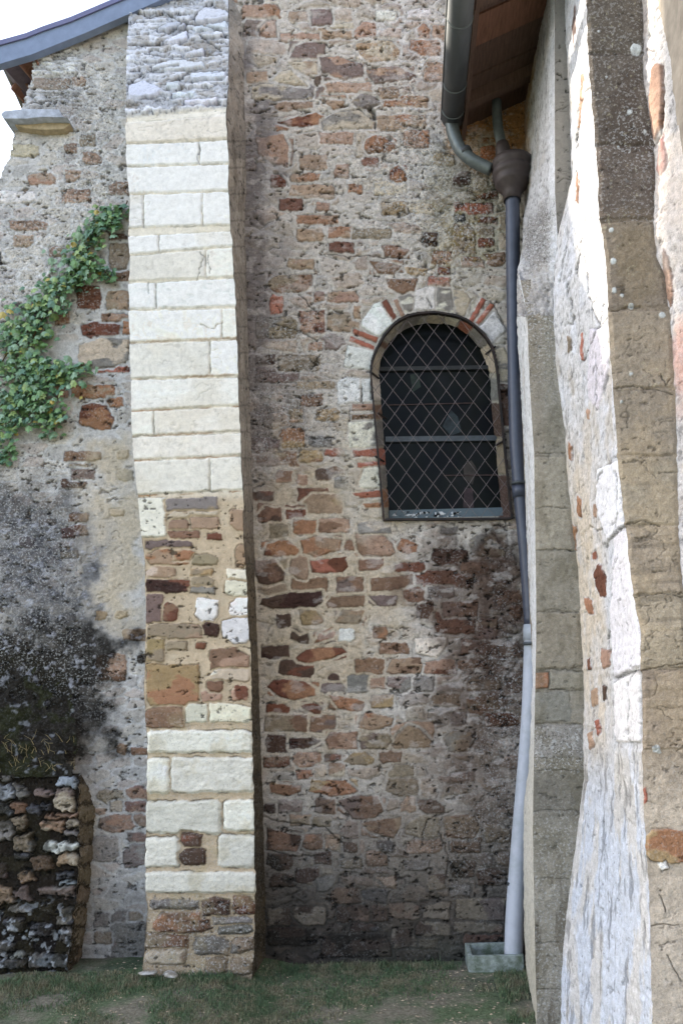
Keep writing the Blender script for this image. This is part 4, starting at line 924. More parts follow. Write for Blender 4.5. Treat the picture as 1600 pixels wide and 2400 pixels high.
def streak(Z, col, dark, light=None, seedk=0, lich=.3, amp=.012):
    Z.mcol = lin(*col) * (1 + .18 * Z.mid[..., None]); Z.C = Z.mcol.copy()
    fl = fbm(Z.U * 22, Z.V * 16, 5, 5 + seedk); Z.H = (fl - .5) * amp + Z.mid * .007
    f3 = fbm(Z.U * 55, Z.V * 38, 4, 65 + seedk); Z.H += (f3 - .5) * .006; Z.C *= (1 - .45 * ss(.42, .30, f3))[..., None]
    Z.tint(ss(.56, .72, fbm(Z.U * 6, Z.V * 5, 4, 15 + seedk)), lin(*dark), .45)
    if light: Z.tint(ss(.5, .68, fbm(Z.U * 8, Z.V * 6, 4, 25 + seedk)), lin(*light), .5)
    Z.L[:] = lich; Z.mh = Z.H.copy()
# far buttress, front
A1 = Surf(ruled(e2, 0, e3, 0, 655, 2440, lambda q: np.interp(q, [655, 740, 2440], [YB_ + .12, YB_, YB_]), lambda q: np.interp(q, [655, 740, 2440], [YB_ + .12, YB_, YB_]), .0042, .0042), 11)
A1.mcol = lin(152, 147, 136) * (1 + .2 * A1.mid[..., None]); A1.C = A1.mcol.copy(); A1.mh = A1.mid * .012 + A1.fine * .003; A1.H = A1.mh.copy()
yy = A1.py
for y0, y1, c in [(1575,1616,'A'),(1620,1692,'G'),(1700,1776,'G'),(1436,1566,'A'),(1070,1290,'A')]:
    A1.poly([(1248,y0),(1375,y0),(1375,y1),(1248,y1)] if y0 != 1620 else [(1252,1622),(1335,1622),(1338,1692),(1252,1690)], lin(158,152,138) if c == 'A' else lin(150,148,142), warp=.5, halo=2, groove=.007, gcol=.4, h=.005, var=.12, mix=.8)
A1.poly([(1250,1576),(1285,1576),(1285,1612),(1250,1614)], 'O', warp=.3, halo=2)
for q in (1063, 1190, 1290, 1432, 1570, 1618, 1696, 1806, 1900, 2060, 2210, 2320): A1.crack([(1245, q + 2), (1290, q - 2), (1380, q + 3)], 1.2, .007, .4)
A1.tint(ss(1780, 1850, yy) * (1 - ss(1880, 1960, yy)), lin(110, 106, 98), .6)
A1.tint(ss(.5, .65, fbm(A1.U * 10, A1.V * 8, 4, 6)), lin(120, 114, 98), .5)
A1.tint(ss(2030, 2080, yy) * ss(.45, .6, fbm(A1.U * 30, A1.V * 6, 4, 6)), lin(100, 92, 80), .6)
A1.tint(ss(1400, 900, yy) * ss(1285, 1260, A1.px), lin(150, 140, 128), .4)
A1.L = np.clip(.15 + .7 * ss(1010, 720, yy) + .8 * ss(1690, 1720, yy) * (1 - ss(1790, 1830, yy)) + .35 * ss(1850, 1950, yy), 0, 1)
A1.pits(-.03, .6, 1.0, .005); A1.hair(.7, .45)
A1.build('front_face', M_REN, FAR, edge=5)
A2 = Surf(ruled(e1, 0, e2, 0, 606, 2440, YA_, lambda q: np.interp(q, [600, 655, 740, 2440], [YA_ - .1, YB_ + .12, YB_, YB_]), .006, .005), 12, outdir=(-1, -.3, 0))
streak(A2, (222, 224, 228), (190, 184, 176), seedk=3, lich=.12, amp=.006)
A2.tint(ss(1560, 1850, A2.py), lin(196, 190, 172), .6); A2.tint(ss(2000, 2300, A2.py), lin(150, 144, 124), .4)
A2.pits(-.03, .6, 1.0, .005); A2.hair(.7, .45)
A2.build('flank', M_REN, FAR, edge=5)
# upper wall and lichened weathering
A3 = Surf(ruled(e1, 0, curve([(-60,1299),(450,1300),(551,1306),(640,1298),(740,1296)]), 0, -50, 742, YK, YB_, .005, .005), 13, outdir=(-1, -.6, .2))
streak(A3, (196, 196, 200), (164, 156, 146), seedk=5, lich=.25, amp=.012)
A3.tint(ss(1283, 1289, A3.px + A3.fine * 6), lin(214, 216, 222), .8)
rim = ss(14, 4, A3.px - e1(A3.py) + 14 * A3.mid) * (1 - ss(380, 520, A3.py)); A3.tint(rim, lin(150, 118, 72), .85); A3.H += rim * .01
A3.tint(ss(1256, 1250, A3.px + A3.py * .05) * ss(30, 160, A3.py) * (1 - ss(300, 420, A3.py)) * .5, lin(150, 120, 128), .5)
wz_ = np.clip(A3.blob(1258, 560, 34, 80, 8, .5, .8), 0, 1); A3.tint(wz_, lin(120, 116, 114), .75); A3.L = np.clip(A3.L + wz_, 0, 1)
A3.tint(ss(600, 690, A3.py), lin(150, 144, 138), .6)
pe1, pe2, pid = worley(A3.U * 45, A3.V * 45, 9); A3.H += np.clip(wz_ + ss(500, 640, A3.py), 0, 1) * (.5 - pe1) * .016
A3.pits(-.03, .6, 1.0, .005); A3.hair(.7, .45)
A3.build('whitewashed_flank', M_REN, UP, edge=5)
A4 = Surf(ruled(curve([(-60,1299),(450,1300),(553,1306)]), 0, e3, 0, -50, 552, YB_, YB_ + .001, .0042, .0042), 14)
A4.mcol = lin(132, 128, 122) * (1 + .06 * A4.mid[..., None]); A4.C = A4.mcol.copy(); A4.H = A4.mid * .003; A4.mh = A4.H
A4.crack([(1300,262),(1312,255),(1335,247)], 1.3, .006, .6); A4.crack([(1305,430),(1320,418),(1340,421)], 1.3, .006, .6); A4.L[:] = .03
A4.pits(-.01, 1.0, 1.0, .008); A4.hair(.7, .45)
A4.build('grey_front', M_ASH, UP, edge=5)
# near buttress: flank
A5 = Surf(ruled(e3, 0, e4, 0, -50, 2440, YB_, Y4, .0048, .0048), 15, outdir=(-1, -.8, 0))
streak(A5, (204, 204, 208), (180, 170, 156), (214, 218, 230), seedk=8, lich=.12, amp=.012)
def v5(pts, c, **k): A5.poly(pts, c, warp=.35, halo=1, **k)
sd = ss(900, 1250, A5.py) * (1 - ss(1650, 1860, A5.py)) * ss(1425, 1395, A5.px - (A5.py - 1300) * .05)
A5.tint(sd * (.5 + .5 * ss(.4, .6, fbm(A5.U * 10, A5.V * 7, 4, 88))), lin(214, 198, 176), .7)
for P, c in [([(1345,120),(1350,20),(1346,0),(1342,60)],'P'),([(1362,175),(1368,170),(1358,300),(1352,300)],'M'),([(1352,400),(1358,420),(1354,480),(1350,470)],'B'),
   ([(1328,785),(1335,790),(1338,820),(1331,828)],'A'),([(1361,780),(1366,780),(1365,845),(1361,845)],'N'),([(1375,955),(1384,960),(1382,985),(1376,980)],'M'),
   ([(1332,1030),(1338,1040),(1338,1080),(1332,1075)],'O'),([(1352,1160),(1364,1170),(1360,1215),(1352,1200)],'O'),([(1392,1180),(1398,1185),(1398,1215),(1392,1210)],'M'),
   ([(1337,1225),(1348,1235),(1350,1290),(1342,1300)],'O'),([(1392,1345),(1402,1320),(1420,1350),(1424,1395),(1410,1400),(1395,1375)],'R'),([(1388,1295),(1396,1290),(1398,1310),(1391,1312)],'N'),
   ([(1370,1400),(1388,1405),(1392,1440),(1380,1440),(1372,1420)],'O'),([(1376,1545),(1384,1540),(1386,1570),(1378,1572)],'R'),([(1408,1520),(1430,1525),(1428,1560),(1412,1570)],'M'),
   ([(1412,1605),(1422,1610),(1420,1640),(1412,1645)],'D'),([(1393,1690),(1405,1685),(1406,1720),(1398,1725)],'N'),([(1384,1620),(1400,1610),(1404,1650),(1386,1660)],'T'),([(1376,1720),(1388,1710),(1390,1750),(1380,1760)],'T')]:
    v5(P, c, var=.2)
for P, c in [([(1383,770),(1420,770),(1428,860),(1405,960),(1378,930)],1),([(1400,1100),(1450,1080),(1458,1200),(1462,1230),(1425,1270),(1398,1190)],1),([(1440,1260),(1470,1235),(1490,1400),(1502,1480),(1500,1560),(1440,1590),(1432,1440)],1),
   ([(1440,1600),(1500,1572),(1502,1740),(1444,1740)],1)]:
    A5.poly(P, lin(224, 224, 230) if c == 1 else lin(204, 208, 216), warp=.4, halo=0, h=.008, var=.04, groove=.006, gcol=.5)
for P in [[(1430,735),(1400,770),(1385,810),(1362,850)],[(1366,600),(1374,640),(1378,690),(1400,760)],[(1418,690),(1400,765)],[(1445,1068),(1420,1090),(1402,1135)],[(1445,1105),(1450,1200),(1446,1240)],[(1467,1232),(1440,1250),(1416,1285)],
   [(1384,1232),(1395,1243),(1410,1240)],[(1500,1572),(1475,1580),(1440,1592)],[(1490,1575),(1480,1596)],[(1333,555),(1318,610),(1308,660)],[(1372,500),(1366,540),(1358,600),(1350,640)],[(1450,1300),(1438,1360),(1436,1400)],
   [(1385,200),(1352,250),(1350,400),(1345,480)],[(1362,180),(1355,300),(1350,330)],[(1430,1455),(1424,1500),(1430,1530)],[(1475,1600),(1476,1650),(1472,1720)],[(1398,830),(1402,900),(1398,960)],[(1330,655),(1330,700)],[(1340,700),(1342,760),(1330,760)]]:
    A5.crack(P, 1.5, .012, .75)
A5.tint(ss(1720, 1980, A5.py), lin(198, 207, 224), .75)
A5.tint(ss(1720, 1800, A5.py) * ss(.5, .6, fbm(A5.U * 8, A5.V * 2.5, 4, 9)), lin(208, 196, 176), .4)
fl = fbm(A5.U * 34, A5.V * 9, 4, 61); lo = ss(1650, 1850, A5.py); A5.H += (fl - .5) * .012 * lo; A5.C *= (1 - .45 * ss(.42, .32, fl) * lo)[..., None]
A5.pits(-.03, .6, 1.0, .005); A5.hair(.7, .45)
A5.build('whitewashed_flank', M_REN, NEAR, edge=5)
# near buttress: front
A6 = Surf(ruled(e4, 0, e5, 0, -50, 2440, Y4, Yq, .0034, .0036), 16)
x, y = A6.px, A6.py
def gy(ps, cs): return np.stack([np.interp(y, ps, [lin(*c)[k] for c in cs]) for k in range(3)], -1)
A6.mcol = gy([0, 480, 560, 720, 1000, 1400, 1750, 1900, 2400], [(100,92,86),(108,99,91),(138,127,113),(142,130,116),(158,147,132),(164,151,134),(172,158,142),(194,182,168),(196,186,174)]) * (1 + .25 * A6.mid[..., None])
A6.C = A6.mcol.copy(); A6.mh = A6.mid * .010 + A6.fine * .003; A6.H = A6.mh.copy()
for y0, y1, dl in [(-60,124,0),(128,338,0),(342,512,0),(520,722,-6),(728,908,0),(914,1066,0),(1070,1228,2),(1233,1392,0),(1396,1570,-8),(1574,1760,-6)]:
    A6.poly([(1360, y0 + 2), (1640, y0 + dl), (1640, y1 + dl), (1360, y1)], A6.mcol[int(np.argmin(abs(y[:, 0] - (y0 + y1) / 2))), 5], warp=.5, halo=0, h=.008, groove=.006, gcol=.35, var=.13, rnd=4, mix=.6, rough=.003)
lam = fbm(A6.U * 5, A6.V * 40, 4, 66); lm = ss(1180, 1300, y) * (1 - ss(1700, 1780, y)) + .3
A6.C *= (1 - .22 * lm * ss(.5, .38, lam))[..., None]; A6.H += (lam - .5) * .006 * lm
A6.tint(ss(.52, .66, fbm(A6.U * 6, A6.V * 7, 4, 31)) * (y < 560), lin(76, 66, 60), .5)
A6.tint(A6.blob(1480, 610, 60, 90, 0, .4), lin(138, 124, 102), .6)
A6.tint(ss(.5, .66, fbm(A6.U * 5, A6.V * 6, 4, 35)) * ss(700, 900, y) * (1 - ss(1700, 1800, y)), lin(176, 160, 136), .5)
for px, py, r_ in [(1489,117,13),(1475,263,6),(1462,598,0),(1436,613,7),(1438,682,6),(1457,694,5),(1478,718,6),(1550,741,7),(1455,942,4),(1537,1755,9),(1543,1762,6),(1478,878,4),(1449,345,3),(1420,183,3),(1403,75,3),(1510,310,4),(1500,1760,0),(1432,540,5)]:
    if r_:
        m_ = np.clip(ss(r_ + 1, r_ - 1, np.hypot(x - px, y - py) + A6.fine * 5), 0, 1); A6.tint(m_, lin(206, 212, 214), .9); A6.H += m_ * .003
        if r_ > 8: A6.tint(ss(r_ * .45, r_ * .2, np.hypot(x - px, y - py)), lin(150, 156, 158), .6)
spk = .5 * ss(.76, .79, fbm(A6.U * 60, A6.V * 60, 3, 90)) * (y < 1050) * (1 - ss(0, 1, ss(900, 1050, y))); A6.tint(spk, lin(190, 186, 160), .7)
A6.poly([(1508,1966),(1530,1945),(1570,1944),(1640,1960),(1640,2010),(1575,2025),(1530,2020),(1512,2000)], 'O', warp=.8, halo=4, h=.010, col2='Y', groove=.010)
A6.poly([(1506,1850),(1516,1843),(1516,1880),(1509,1885)], 'N', warp=.5, halo=3)
A6.poly([(1540,2025),(1560,2018),(1568,2035),(1550,2042)], 'W', warp=.8, halo=0)
for P in [[(1432,728),(1455,722),(1500,718)],[(1433,912),(1470,905),(1520,910),(1575,925)],[(1500,1572),(1540,1562),(1600,1555)],[(1570,1749),(1588,1746)],[(1530,1340),(1560,1338)],[(1495,2180),(1540,2170),(1590,2168)],[(1565,2240),(1580,2270),(1598,2300)],
   [(1467,1230),(1500,1222),(1545,1232)],[(1548,880),(1560,905),(1570,890)],[(1545,2100),(1560,2140)],[(1545,1110),(1600,1104)],[(1470,1400),(1540,1392),(1600,1398)]]: A6.crack(P, 1.3, .008, .55)
A6.L = np.clip(.10 + .25 * (y < 520) + .35 * A6.blob(1490, 330, 50, 60) + .12 * ss(1750, 1800, y), 0, 1)
A6.pits(-.03, .6, 1.0, .005); A6.hair(.7, .45)
A6.build('front_face', M_REN, NEAR, edge=5)
# flank of the wall that steps out again toward the camera
A7 = Surf(ruled(e5, 0, curve([(-60,1700),(2460,1900)]), 0, -50, 2440, Yq, lambda q: np.interp(q, [-60, 2460], [2.75, 2.2]), .0048, .0048), 17, outdir=(-1, -.5, 0))
streak(A7, (190, 187, 188), (166, 154, 144), (216, 204, 190), seedk=12, lich=.25)
A7.poly([(1527,165),(1535,150),(1552,148),(1556,210),(1553,290),(1533,332),(1524,310),(1521,240)], 'M', warp=.4, halo=2, h=.012, col2='O', groove=.012)
A7.poly([(1537,400),(1545,330),(1553,310),(1562,370),(1560,395),(1548,412)], lin(132, 72, 70), warp=.4, halo=2, h=.006)
A7.poly([(1521,15),(1531,-10),(1533,15),(1524,28)], 'W', warp=.4, halo=0); A7.poly([(1518,60),(1530,30),(1533,60),(1524,84)], 'W', warp=.4, halo=0)
A7.poly([(1553,580),(1568,600),(1578,680),(1570,720),(1558,690),(1552,640)], 'M', warp=.4, halo=2, col2='P')
A7.crack([(1533,345),(1548,310),(1555,240)], 1.6, .014, .8); A7.crack([(1513,119),(1534,118)], 1.4, .01, .7); A7.crack([(1592,60),(1595,110)], 1.4, .01, .7)
A7.tint(A7.blob(1595, 850, 22, 110, 0, .6), lin(206, 158, 146), .6); A7.tint(A7.blob(1590, 450, 60, 130, 0, .6), lin(216, 204, 196), .6)
A7.tint(ss(1520, 1508, A7.px - 0) * (A7.py < 420), lin(120, 112, 110), .6)
WR = mk('side_wall', 'pale weathered wall at the right edge, streaked white with a red-brown brick near the top', 'wall', loc=tuple(at(1590, 2400, 2.6) * np.array([1, 1, 0])))
A7.pits(-.03, .6, 1.0, .005); A7.hair(.7, .45)
A7.build('rendered_face', M_REN, WR, edge=5)
# solid bodies behind the faces
M_BODY = plain_mat('buttress_core', lin(150, 142, 132), .95, .3, 12, .6)
def body(par, x0, x1, y0, y1, z0, z1):
    V, fs = box(x0, x1, y0, y1, z0, z1); raw('core', V, fs, M_BODY, par)
body(WR, 1.12, 2.4, -1.0, YW - .02, -.2, 6.4)
body(NEAR, .93, 1.158, 3.32, YW - .02, -.2, 6.39)
body(FAR, .70, .928, 3.80, YW - .02, -.2, 3.3)

# ------------------------------------------------------------------ eave, gutter, pipes
GX0 = at(1060, 285, 4.42)
M_ZN = plain_mat('dark_zinc', lin(76, 80, 84), .6, .18, 22, .08, .35, .5, stretch=(1, .2, 1))
M_ZN2 = plain_mat('grey_zinc', lin(98, 106, 108), .45, .2, 30, .1, .3, .5)
M_BRN = plain_mat('brown_pipe', lin(68, 60, 60), .55, .25, 30, .15, .1, .4)
M_BLU = plain_mat('blue_grey_pipe', lin(70, 76, 92), .45, .15, 20, .06, .1, .5)
M_PVC = plain_mat('pale_pipe', lin(186, 192, 206), .5, .07, 14, .04, 0, .4, col2=lin(164, 172, 182))
M_WOOD = plain_mat('dark_board', lin(92, 72, 63), .85, .3, 14, .25, stretch=(8, 1, 1))
M_WOOD_LIT = plain_mat('orange_lit_board', lin(118, 84, 68), .8, .3, 14, .2, stretch=(8, 1, 1))  # orange light on one soffit plank painted into its colour
gz = GX0[2]; gx = GX0[0]
P1 = at(1081, 0, 3.45)
gdir = P1 - GX0; gdir /= -gdir[1]
gend = GX0 + gdir * 0; gfar = GX0 + gdir * 1.08
GUT = mk('gutter', 'half-round dark zinc gutter hanging along the eave, seen from below', 'gutter', loc=tuple(GX0))
def halfround(p0, p1, r, name, mat, par, th=.004, up=.02):
    V = []; fs = []; n = 22
    for p in (p0, p1):
        for rr in (r, r - th):
            for k in range(n + 1):
                t = math.pi + math.pi * k / n
                V.append(tuple(p + np.array([rr * math.cos(t), 0, rr * math.sin(t) + up])))
    m = n + 1
    for k in range(n):
        fs += [(k, k + 1, 2 * m + k + 1, 2 * m + k), (m + k, 3 * m + k, 3 * m + k + 1, m + k + 1), (k, m + k, m + k + 1, k + 1), (2 * m + k, 2 * m + k + 1, 3 * m + k + 1, 3 * m + k)]
    fs += [(0, 2 * m, 3 * m, m), (n, m + n, 3 * m + n, 2 * m + n)]
    return raw(name, V, fs, mat, par, True)
GR = .062
halfround(gend, gfar, GR, 'trough', M_ZN, GUT)
V, fs = tube([gend + np.array([-GR, 0, .022]), gfar + np.array([-GR, 0, .022])], .008, 10); raw('rolled_rim', V, fs, M_ZN, GUT, True)
V = [tuple(gend + np.array([GR * math.cos(math.pi + math.pi * k / 22), -.001, GR * math.sin(math.pi + math.pi * k / 22) + .02])) for k in range(23)]
V += [(a, b + .004, c) for a, b, c in V]; raw('end_cap', V, [list(range(23)), list(range(23, 46))[::-1]] + [[k, k + 23, k + 24, k + 1] for k in range(22)], M_ZN, GUT)
for py_ in (262, 190, 40):
    f_ = (290 - py_) / 290 * .97
    p = GX0 + gdir * f_; halfround(p, p + gdir * .010, GR + .003, 'joint_band', M_ZN2, GUT)
def px3(L): return np.array([at(a, b, Y) for a, b, Y in L])
V, fs = tube(smoothpath(px3([(1058,285,4.40),(1061,305,4.40),(1070,333,4.40),(1084,356,4.39),(1110,377,4.38),(1150,397,4.37)])), np.linspace(.040, .034, 41), 20)
PIPE = mk('drainpipe', 'dark blue-grey drainpipe with brown hopper in the corner, running down into a pale lower pipe', 'drainpipe', loc=tuple(at(1205, 2240, 4.42)))
raw('elbow', V, fs, M_ZN2, PIPE, True)
V, fs = tube(px3([(1087,352,4.388),(1092,361,4.387)]), .040, 20); raw('joint_band', V, fs, M_ZN, PIPE, True)
V, fs = tube(smoothpath(px3([(1164,236,4.40),(1164,262,4.40),(1167,300,4.40),(1173,330,4.39),(1181,384,4.38)])), np.linspace(.028, .031, 33), 18); 
FEED = mk('inlet_pipe', 'short green-grey pipe dropping from the soffit into the hopper', 'pipe', loc=tuple(at(1164, 236, 4.40)))
raw('stem', V, fs, M_ZN2, FEED, True)
V, fs = tube(px3([(1176,336,4.388),(1178,350,4.386),(1182,386,4.38)]), [.036, .044, .044], 18); raw('socket', V, fs, M_BRN, FEED, True)
# hopper
prof = [(379, .104), (381, .113), (394, .115), (397, .107), (402, .106), (405, .111), (413, .110), (416, .102), (426, .094), (429, .097), (434, .090), (446, .060), (456, .048), (470, .046)]
V = []; fs = []; sg = 28
for py_, r_ in prof:
    c = at(1200, py_, 4.36)
    for k in range(sg):
        t = 2 * math.pi * k / sg; V.append(tuple(c + np.array([r_ * math.cos(t), r_ * math.sin(t), 0])))
n = len(prof); fs = [[i * sg + k, i * sg + (k + 1) % sg, (i + 1) * sg + (k + 1) % sg, (i + 1) * sg + k] for i in range(n - 1) for k in range(sg)]
o = raw('hopper', V, fs, M_BRN, PIPE, True); sld = o.modifiers.new('s', 'SOLIDIFY'); sld.thickness = .004
V, fs = tube(smoothpath(px3([(1200,445,4.36),(1201,520,4.37),(1203,700,4.40),(1209,1000,4.41),(1217,1130,4.42),(1233,1300,4.42),(1245,1462,4.42)]), 8), .0405, 24)
raw('upper_pipe', V, fs, M_BLU, PIPE, True)
for py_, x_ in ((517, 1201), (1133, 1217)):
    V, fs = tube(px3([(x_, py_ - 3, 4.40), (x_, py_ + 3, 4.40)]), .0445, 24); raw('collar', V, fs, M_LEAD, PIPE, True)
V, fs = tube(px3([(1217,1136,4.415),(1219,1166,4.415)]), .044, 24); raw('socket', V, fs, M_BLU, PIPE, True)
low_ = [(1249,1468,4.41),(1247,1560,4.41),(1241,1700,4.41),(1225,1900,4.40),(1207,2130,4.39),(1203,2240,4.39),(1202,2262,4.39)]
V, fs = tube(smoothpath(px3(low_), 6), .050, 28); raw('lower_pipe', V, fs, M_PVC, PIPE, True)
V, fs = tube(px3([(1249,1465,4.41),(1248,1502,4.41)]), .0535, 28); raw('socket', V, fs, M_PVC, PIPE, True)
for py_, x_ in ((1509, 1248.5), (2071, 1211)):
    V, fs = tube(px3([(x_, py_ - 4, 4.40), (x_, py_ + 4, 4.40)]), .0545, 28); raw('strap', V, fs, M_LEAD, PIPE, True)
# basin
M_CON = plain_mat('mossy_concrete', lin(150, 160, 158), .9, .3, 40, .4, col2=lin(96, 108, 92))
a = at(1096, 2240, 4.34); b_ = at(1226, 2240, 4.34); zb_ = a[2]
X0, X1 = a[0], b_[0]
BAS = mk('drain_basin', 'low grey-green concrete basin on the ground under the pale pipe', 'basin', loc=(float((X0 + X1) / 2), 4.42, 0))
V, fs = join([box(X0, X1, 4.32, 4.345, -.05, zb_), box(X0, X1, 4.535, 4.56, -.05, zb_ - .001), box(X0, X0 + .025, 4.345, 4.535, -.05, zb_ - .0015), box(X1 - .025, X1, 4.345, 4.535, -.05, zb_ - .0015)])
o = raw('rim', V, fs, M_CON, BAS); bv = o.modifiers.new('b', 'BEVEL'); bv.width = .004; bv.segments = 2
V, fs = box(X0 + .025, X1 - .025, 4.345, 4.535, -.05, .03); raw('bottom', V, fs, plain_mat('dark_bottom', lin(44, 42, 38), .8), BAS)  # basin bottom in one dark colour
# roof eave above: sloping soffit of boards between gutter and wall
EAV = mk('eave', 'dark brown boarded underside of the roof eave, with one plank coloured as if lit orange', 'eave', loc=(gx + .25, 4.0, gz + .1))
ang = math.tan(RD(24)); y_near = 3.36
def sofz(X): return gz + .035 + (X - gx) * ang
nb = 6
ys_ = np.linspace(YW + .01, y_near, nb + 1)
X_in, X_out = 1.05, gx - .02
for i in range(nb):
    Ya, Yb = ys_[i] - .004, ys_[i + 1] + .004
    V = [(X_out, Ya, sofz(X_out)), (X_in, Ya, sofz(X_in)), (X_in, Yb, sofz(X_in)), (X_out, Yb, sofz(X_out))]
    off_ = .006 * (i % 2)
    V = [(a, b, c - off_) for a, b, c in V] + [(a, b, c + .02 - off_) for a, b, c in V]
    raw('soffit_board', V, [(0,1,2,3),(7,6,5,4),(0,4,5,1),(1,5,6,2),(2,6,7,3),(3,7,4,0)], M_WOOD_LIT if i == 3 else M_WOOD, EAV)
for Yc in (4.30, 3.62):
    V = []
    for X in (gx + .05, X_in):
        for dy in (-.03, .03):
            for dz in (-.075, -.008): V.append((X, Yc + dy, sofz(X) + dz))
    raw('rafter', V, [(0, 1, 3, 2), (4, 6, 7, 5), (0, 4, 5, 1), (2, 3, 7, 6), (0, 2, 6, 4), (1, 5, 7, 3)], M_WOOD, EAV)
V, fs = box(gx + .065, gx + .085, y_near, YW - .02, gz - .02, gz + .06); raw('fascia', V, fs, M_WOOD, EAV)
# roof covering above
V = []
for X in (gx - .03, 1.6):
    for Yv in (y_near - .02, YW + .9):
        for dz in (.03, .09): V.append((X, Yv, sofz(X) + dz))
raw('roof_covering', V, [(0, 1, 3, 2), (4, 6, 7, 5), (0, 4, 5, 1), (2, 3, 7, 6), (0, 2, 6, 4), (1, 5, 7, 3)], M_TIL, EAV)

# ------------------------------------------------------------------ unseen screen added off to the left, notched to shape the sun patch
BLOCKER = mk('sun_blocker', 'unseen notched screen added off to the left to block and shape the sun', 'sun_blocker', loc=(-8.5, 3, 0))
M_BLOCKER = plain_mat('blocker_render', lin(170, 160, 145), .95, .15, 2, .2)
pf = [(3.7,-.2),(3.7,9.7),(4.5,10.3),(5.39,9.7),(5.375,8.7),(5.31,8.0),(5.24,7.5),(5.186,7.02),(5.297,7.31),(5.415,7.5),(5.533,7.69),(5.632,7.98),(5.885,8.32),(5.885,9.9),(8,11.6),(10.5,9.6),(10.5,-.2)]
V = [(-7, a, b) for a, b in pf] + [(-7.16, a, b) for a, b in pf]; n = len(pf)
raw('gable', V, [list(range(n)), list(range(n, 2 * n))[::-1]] + [[i, i + n, (i + 1) % n + n, (i + 1) % n] for i in range(n)], M_BLOCKER, BLOCKER)  # outline of the added screen, its notch lets the sun patch through
V, fs = box(-11, -7.17, 4.4, 10.4, -.2, 6.2); raw('wall', V, fs, M_BLOCKER, BLOCKER)  # plain mass backing the added screen
V, fs = box(-11.3, -7.17, 4.2, 10.6, 6.21, 6.4); raw('roof', V, fs, M_TIL, BLOCKER)  # top slab on the mass behind the added screen
# ------------------------------------------------------------------ ground
def gh(X, Y):
    return .015 + .065 * ss(-.55, -.95, X) * ss(3.2, 4.0, Y) + .035 * (fbm(X * .9 + 40, Y * .9 + 40, 3, 4) - .5) + .02 * (fbm(X * 5 + 40, Y * 5 + 40, 3, 6) - .5) + .03 * np.exp(-((Y - 4.3) / .25) ** 2) * (fbm(X * 3 + 9, Y, 2, 1))
NX, NY = 300, 420
xs = np.linspace(-2.2, 2.2, NX); yv = np.linspace(2.4, 4.62, NY)
X, Yg = np.meshgrid(xs, yv); Z = gh(X, Yg)
GM, nt, b = newmat('turf_and_soil', .98, .05)
tc = nt.nodes.new('ShaderNodeTexCoord')
def nz(scale, det=5, rough=.65):
    n = N(nt, 'ShaderNodeTexNoise', Scale=float(scale), Detail=float(det), Roughness=rough); nt.links.new(tc.outputs['Object'], n.inputs['Vector']); return n.outputs[0]
def T3(*c): return tuple(float(v) for v in lin(*c))
c = mul(nt, T3(94, 108, 84), T3(126, 122, 110), rng_(nt, nz(3.2), .42, .58, 0, 1), 'MIX')
c = mul(nt, c, T3(72, 84, 70), rng_(nt, nz(1.4), .52, .62, 0, .8), 'MIX')
c = mul(nt, c, rng_(nt, nz(60), .3, .7, .6, 1.4))
c = mul(nt, c, T3(170, 160, 140), rng_(nt, nz(150, 2), .66, .7, 0, .7), 'MIX')
nt.links.new(c, b.inputs['Base Color'])
bp = N(nt, 'ShaderNodeBump', Strength=.8, Distance=.015); nt.links.new(nz(70), bp.inputs['Height']); nt.links.new(bp.outputs[0], b.inputs['Normal'])
V = np.stack([X, Yg, Z], -1).reshape(-1, 3); idx = np.arange(NX * NY).reshape(NY, NX)
q = np.stack([idx[:-1, :-1], idx[:-1, 1:], idx[1:, 1:], idx[1:, :-1]], -1).reshape(-1, 4)
g = raw('ground', V, np.ascontiguousarray(q), GM, None, True); tag(g, kind='structure')
xs2 = np.concatenate([-np.geomspace(400, 2.2, 30), np.geomspace(2.2, 400, 30)]); ys2 = np.concatenate([-np.geomspace(400, 2, 30), [0, 1.2, 2.41, 4.62, 6], np.geomspace(8, 400, 20)])
X2, Y2 = np.meshgrid(xs2, ys2); V = np.stack([X2, Y2, np.full_like(X2, -.03)], -1).reshape(-1, 3); idx = np.arange(V.shape[0]).reshape(X2.shape)
q = np.stack([idx[:-1, :-1], idx[:-1, 1:], idx[1:, 1:], idx[1:, :-1]], -1).reshape(-1, 4)
g = raw('field', V, np.ascontiguousarray(q), GM, None, True); tag(g, kind='structure')
# grass blades
rg = np.random.RandomState(4)
n = 100000
bx = rg.uniform(-2.15, .75, n); by = 2.95 + (4.5 - 2.95) * rg.rand(n)
gd = fbm(bx * 2.6 + 30, by * 2.6 + 30, 5, 2) + .10 * (by > 4.05) + .12 * (bx < -.8) - .14 * np.clip((bx + .35), 0, .8)
cor = ((bx > .42) & (by > 3.7)) | ((np.abs(by - 4.13) < .08) & (bx < -.9)) | ((by > 4.38) & (bx > -.9))
kp = (gd + .25 * cor > .50 + .14 * rg.rand(n)) & ~((bx > X0 - .02) & (by > 4.3)) & ~((bx < -.78) & (by > 4.32)); bx, by, cor = bx[kp], by[kp], cor[kp]; n = len(bx)
hgt = (.007 + .012 * rg.rand(n)) * (1 + 1.4 * cor * rg.rand(n)); an = rg.rand(n) * 6.28; ln = rg.randn(n, 2) * .35
wd = .0016 + .0012 * rg.rand(n)
p = np.stack([bx, by, gh(bx, by)], -1); dv = np.stack([np.cos(an), np.sin(an), 0 * an], -1) * wd[:, None]
md = p + np.stack([ln[:, 0] * hgt * .35, ln[:, 1] * hgt * .35, hgt * .6], -1); tp = p + np.stack([ln[:, 0] * hgt, ln[:, 1] * hgt, hgt], -1)
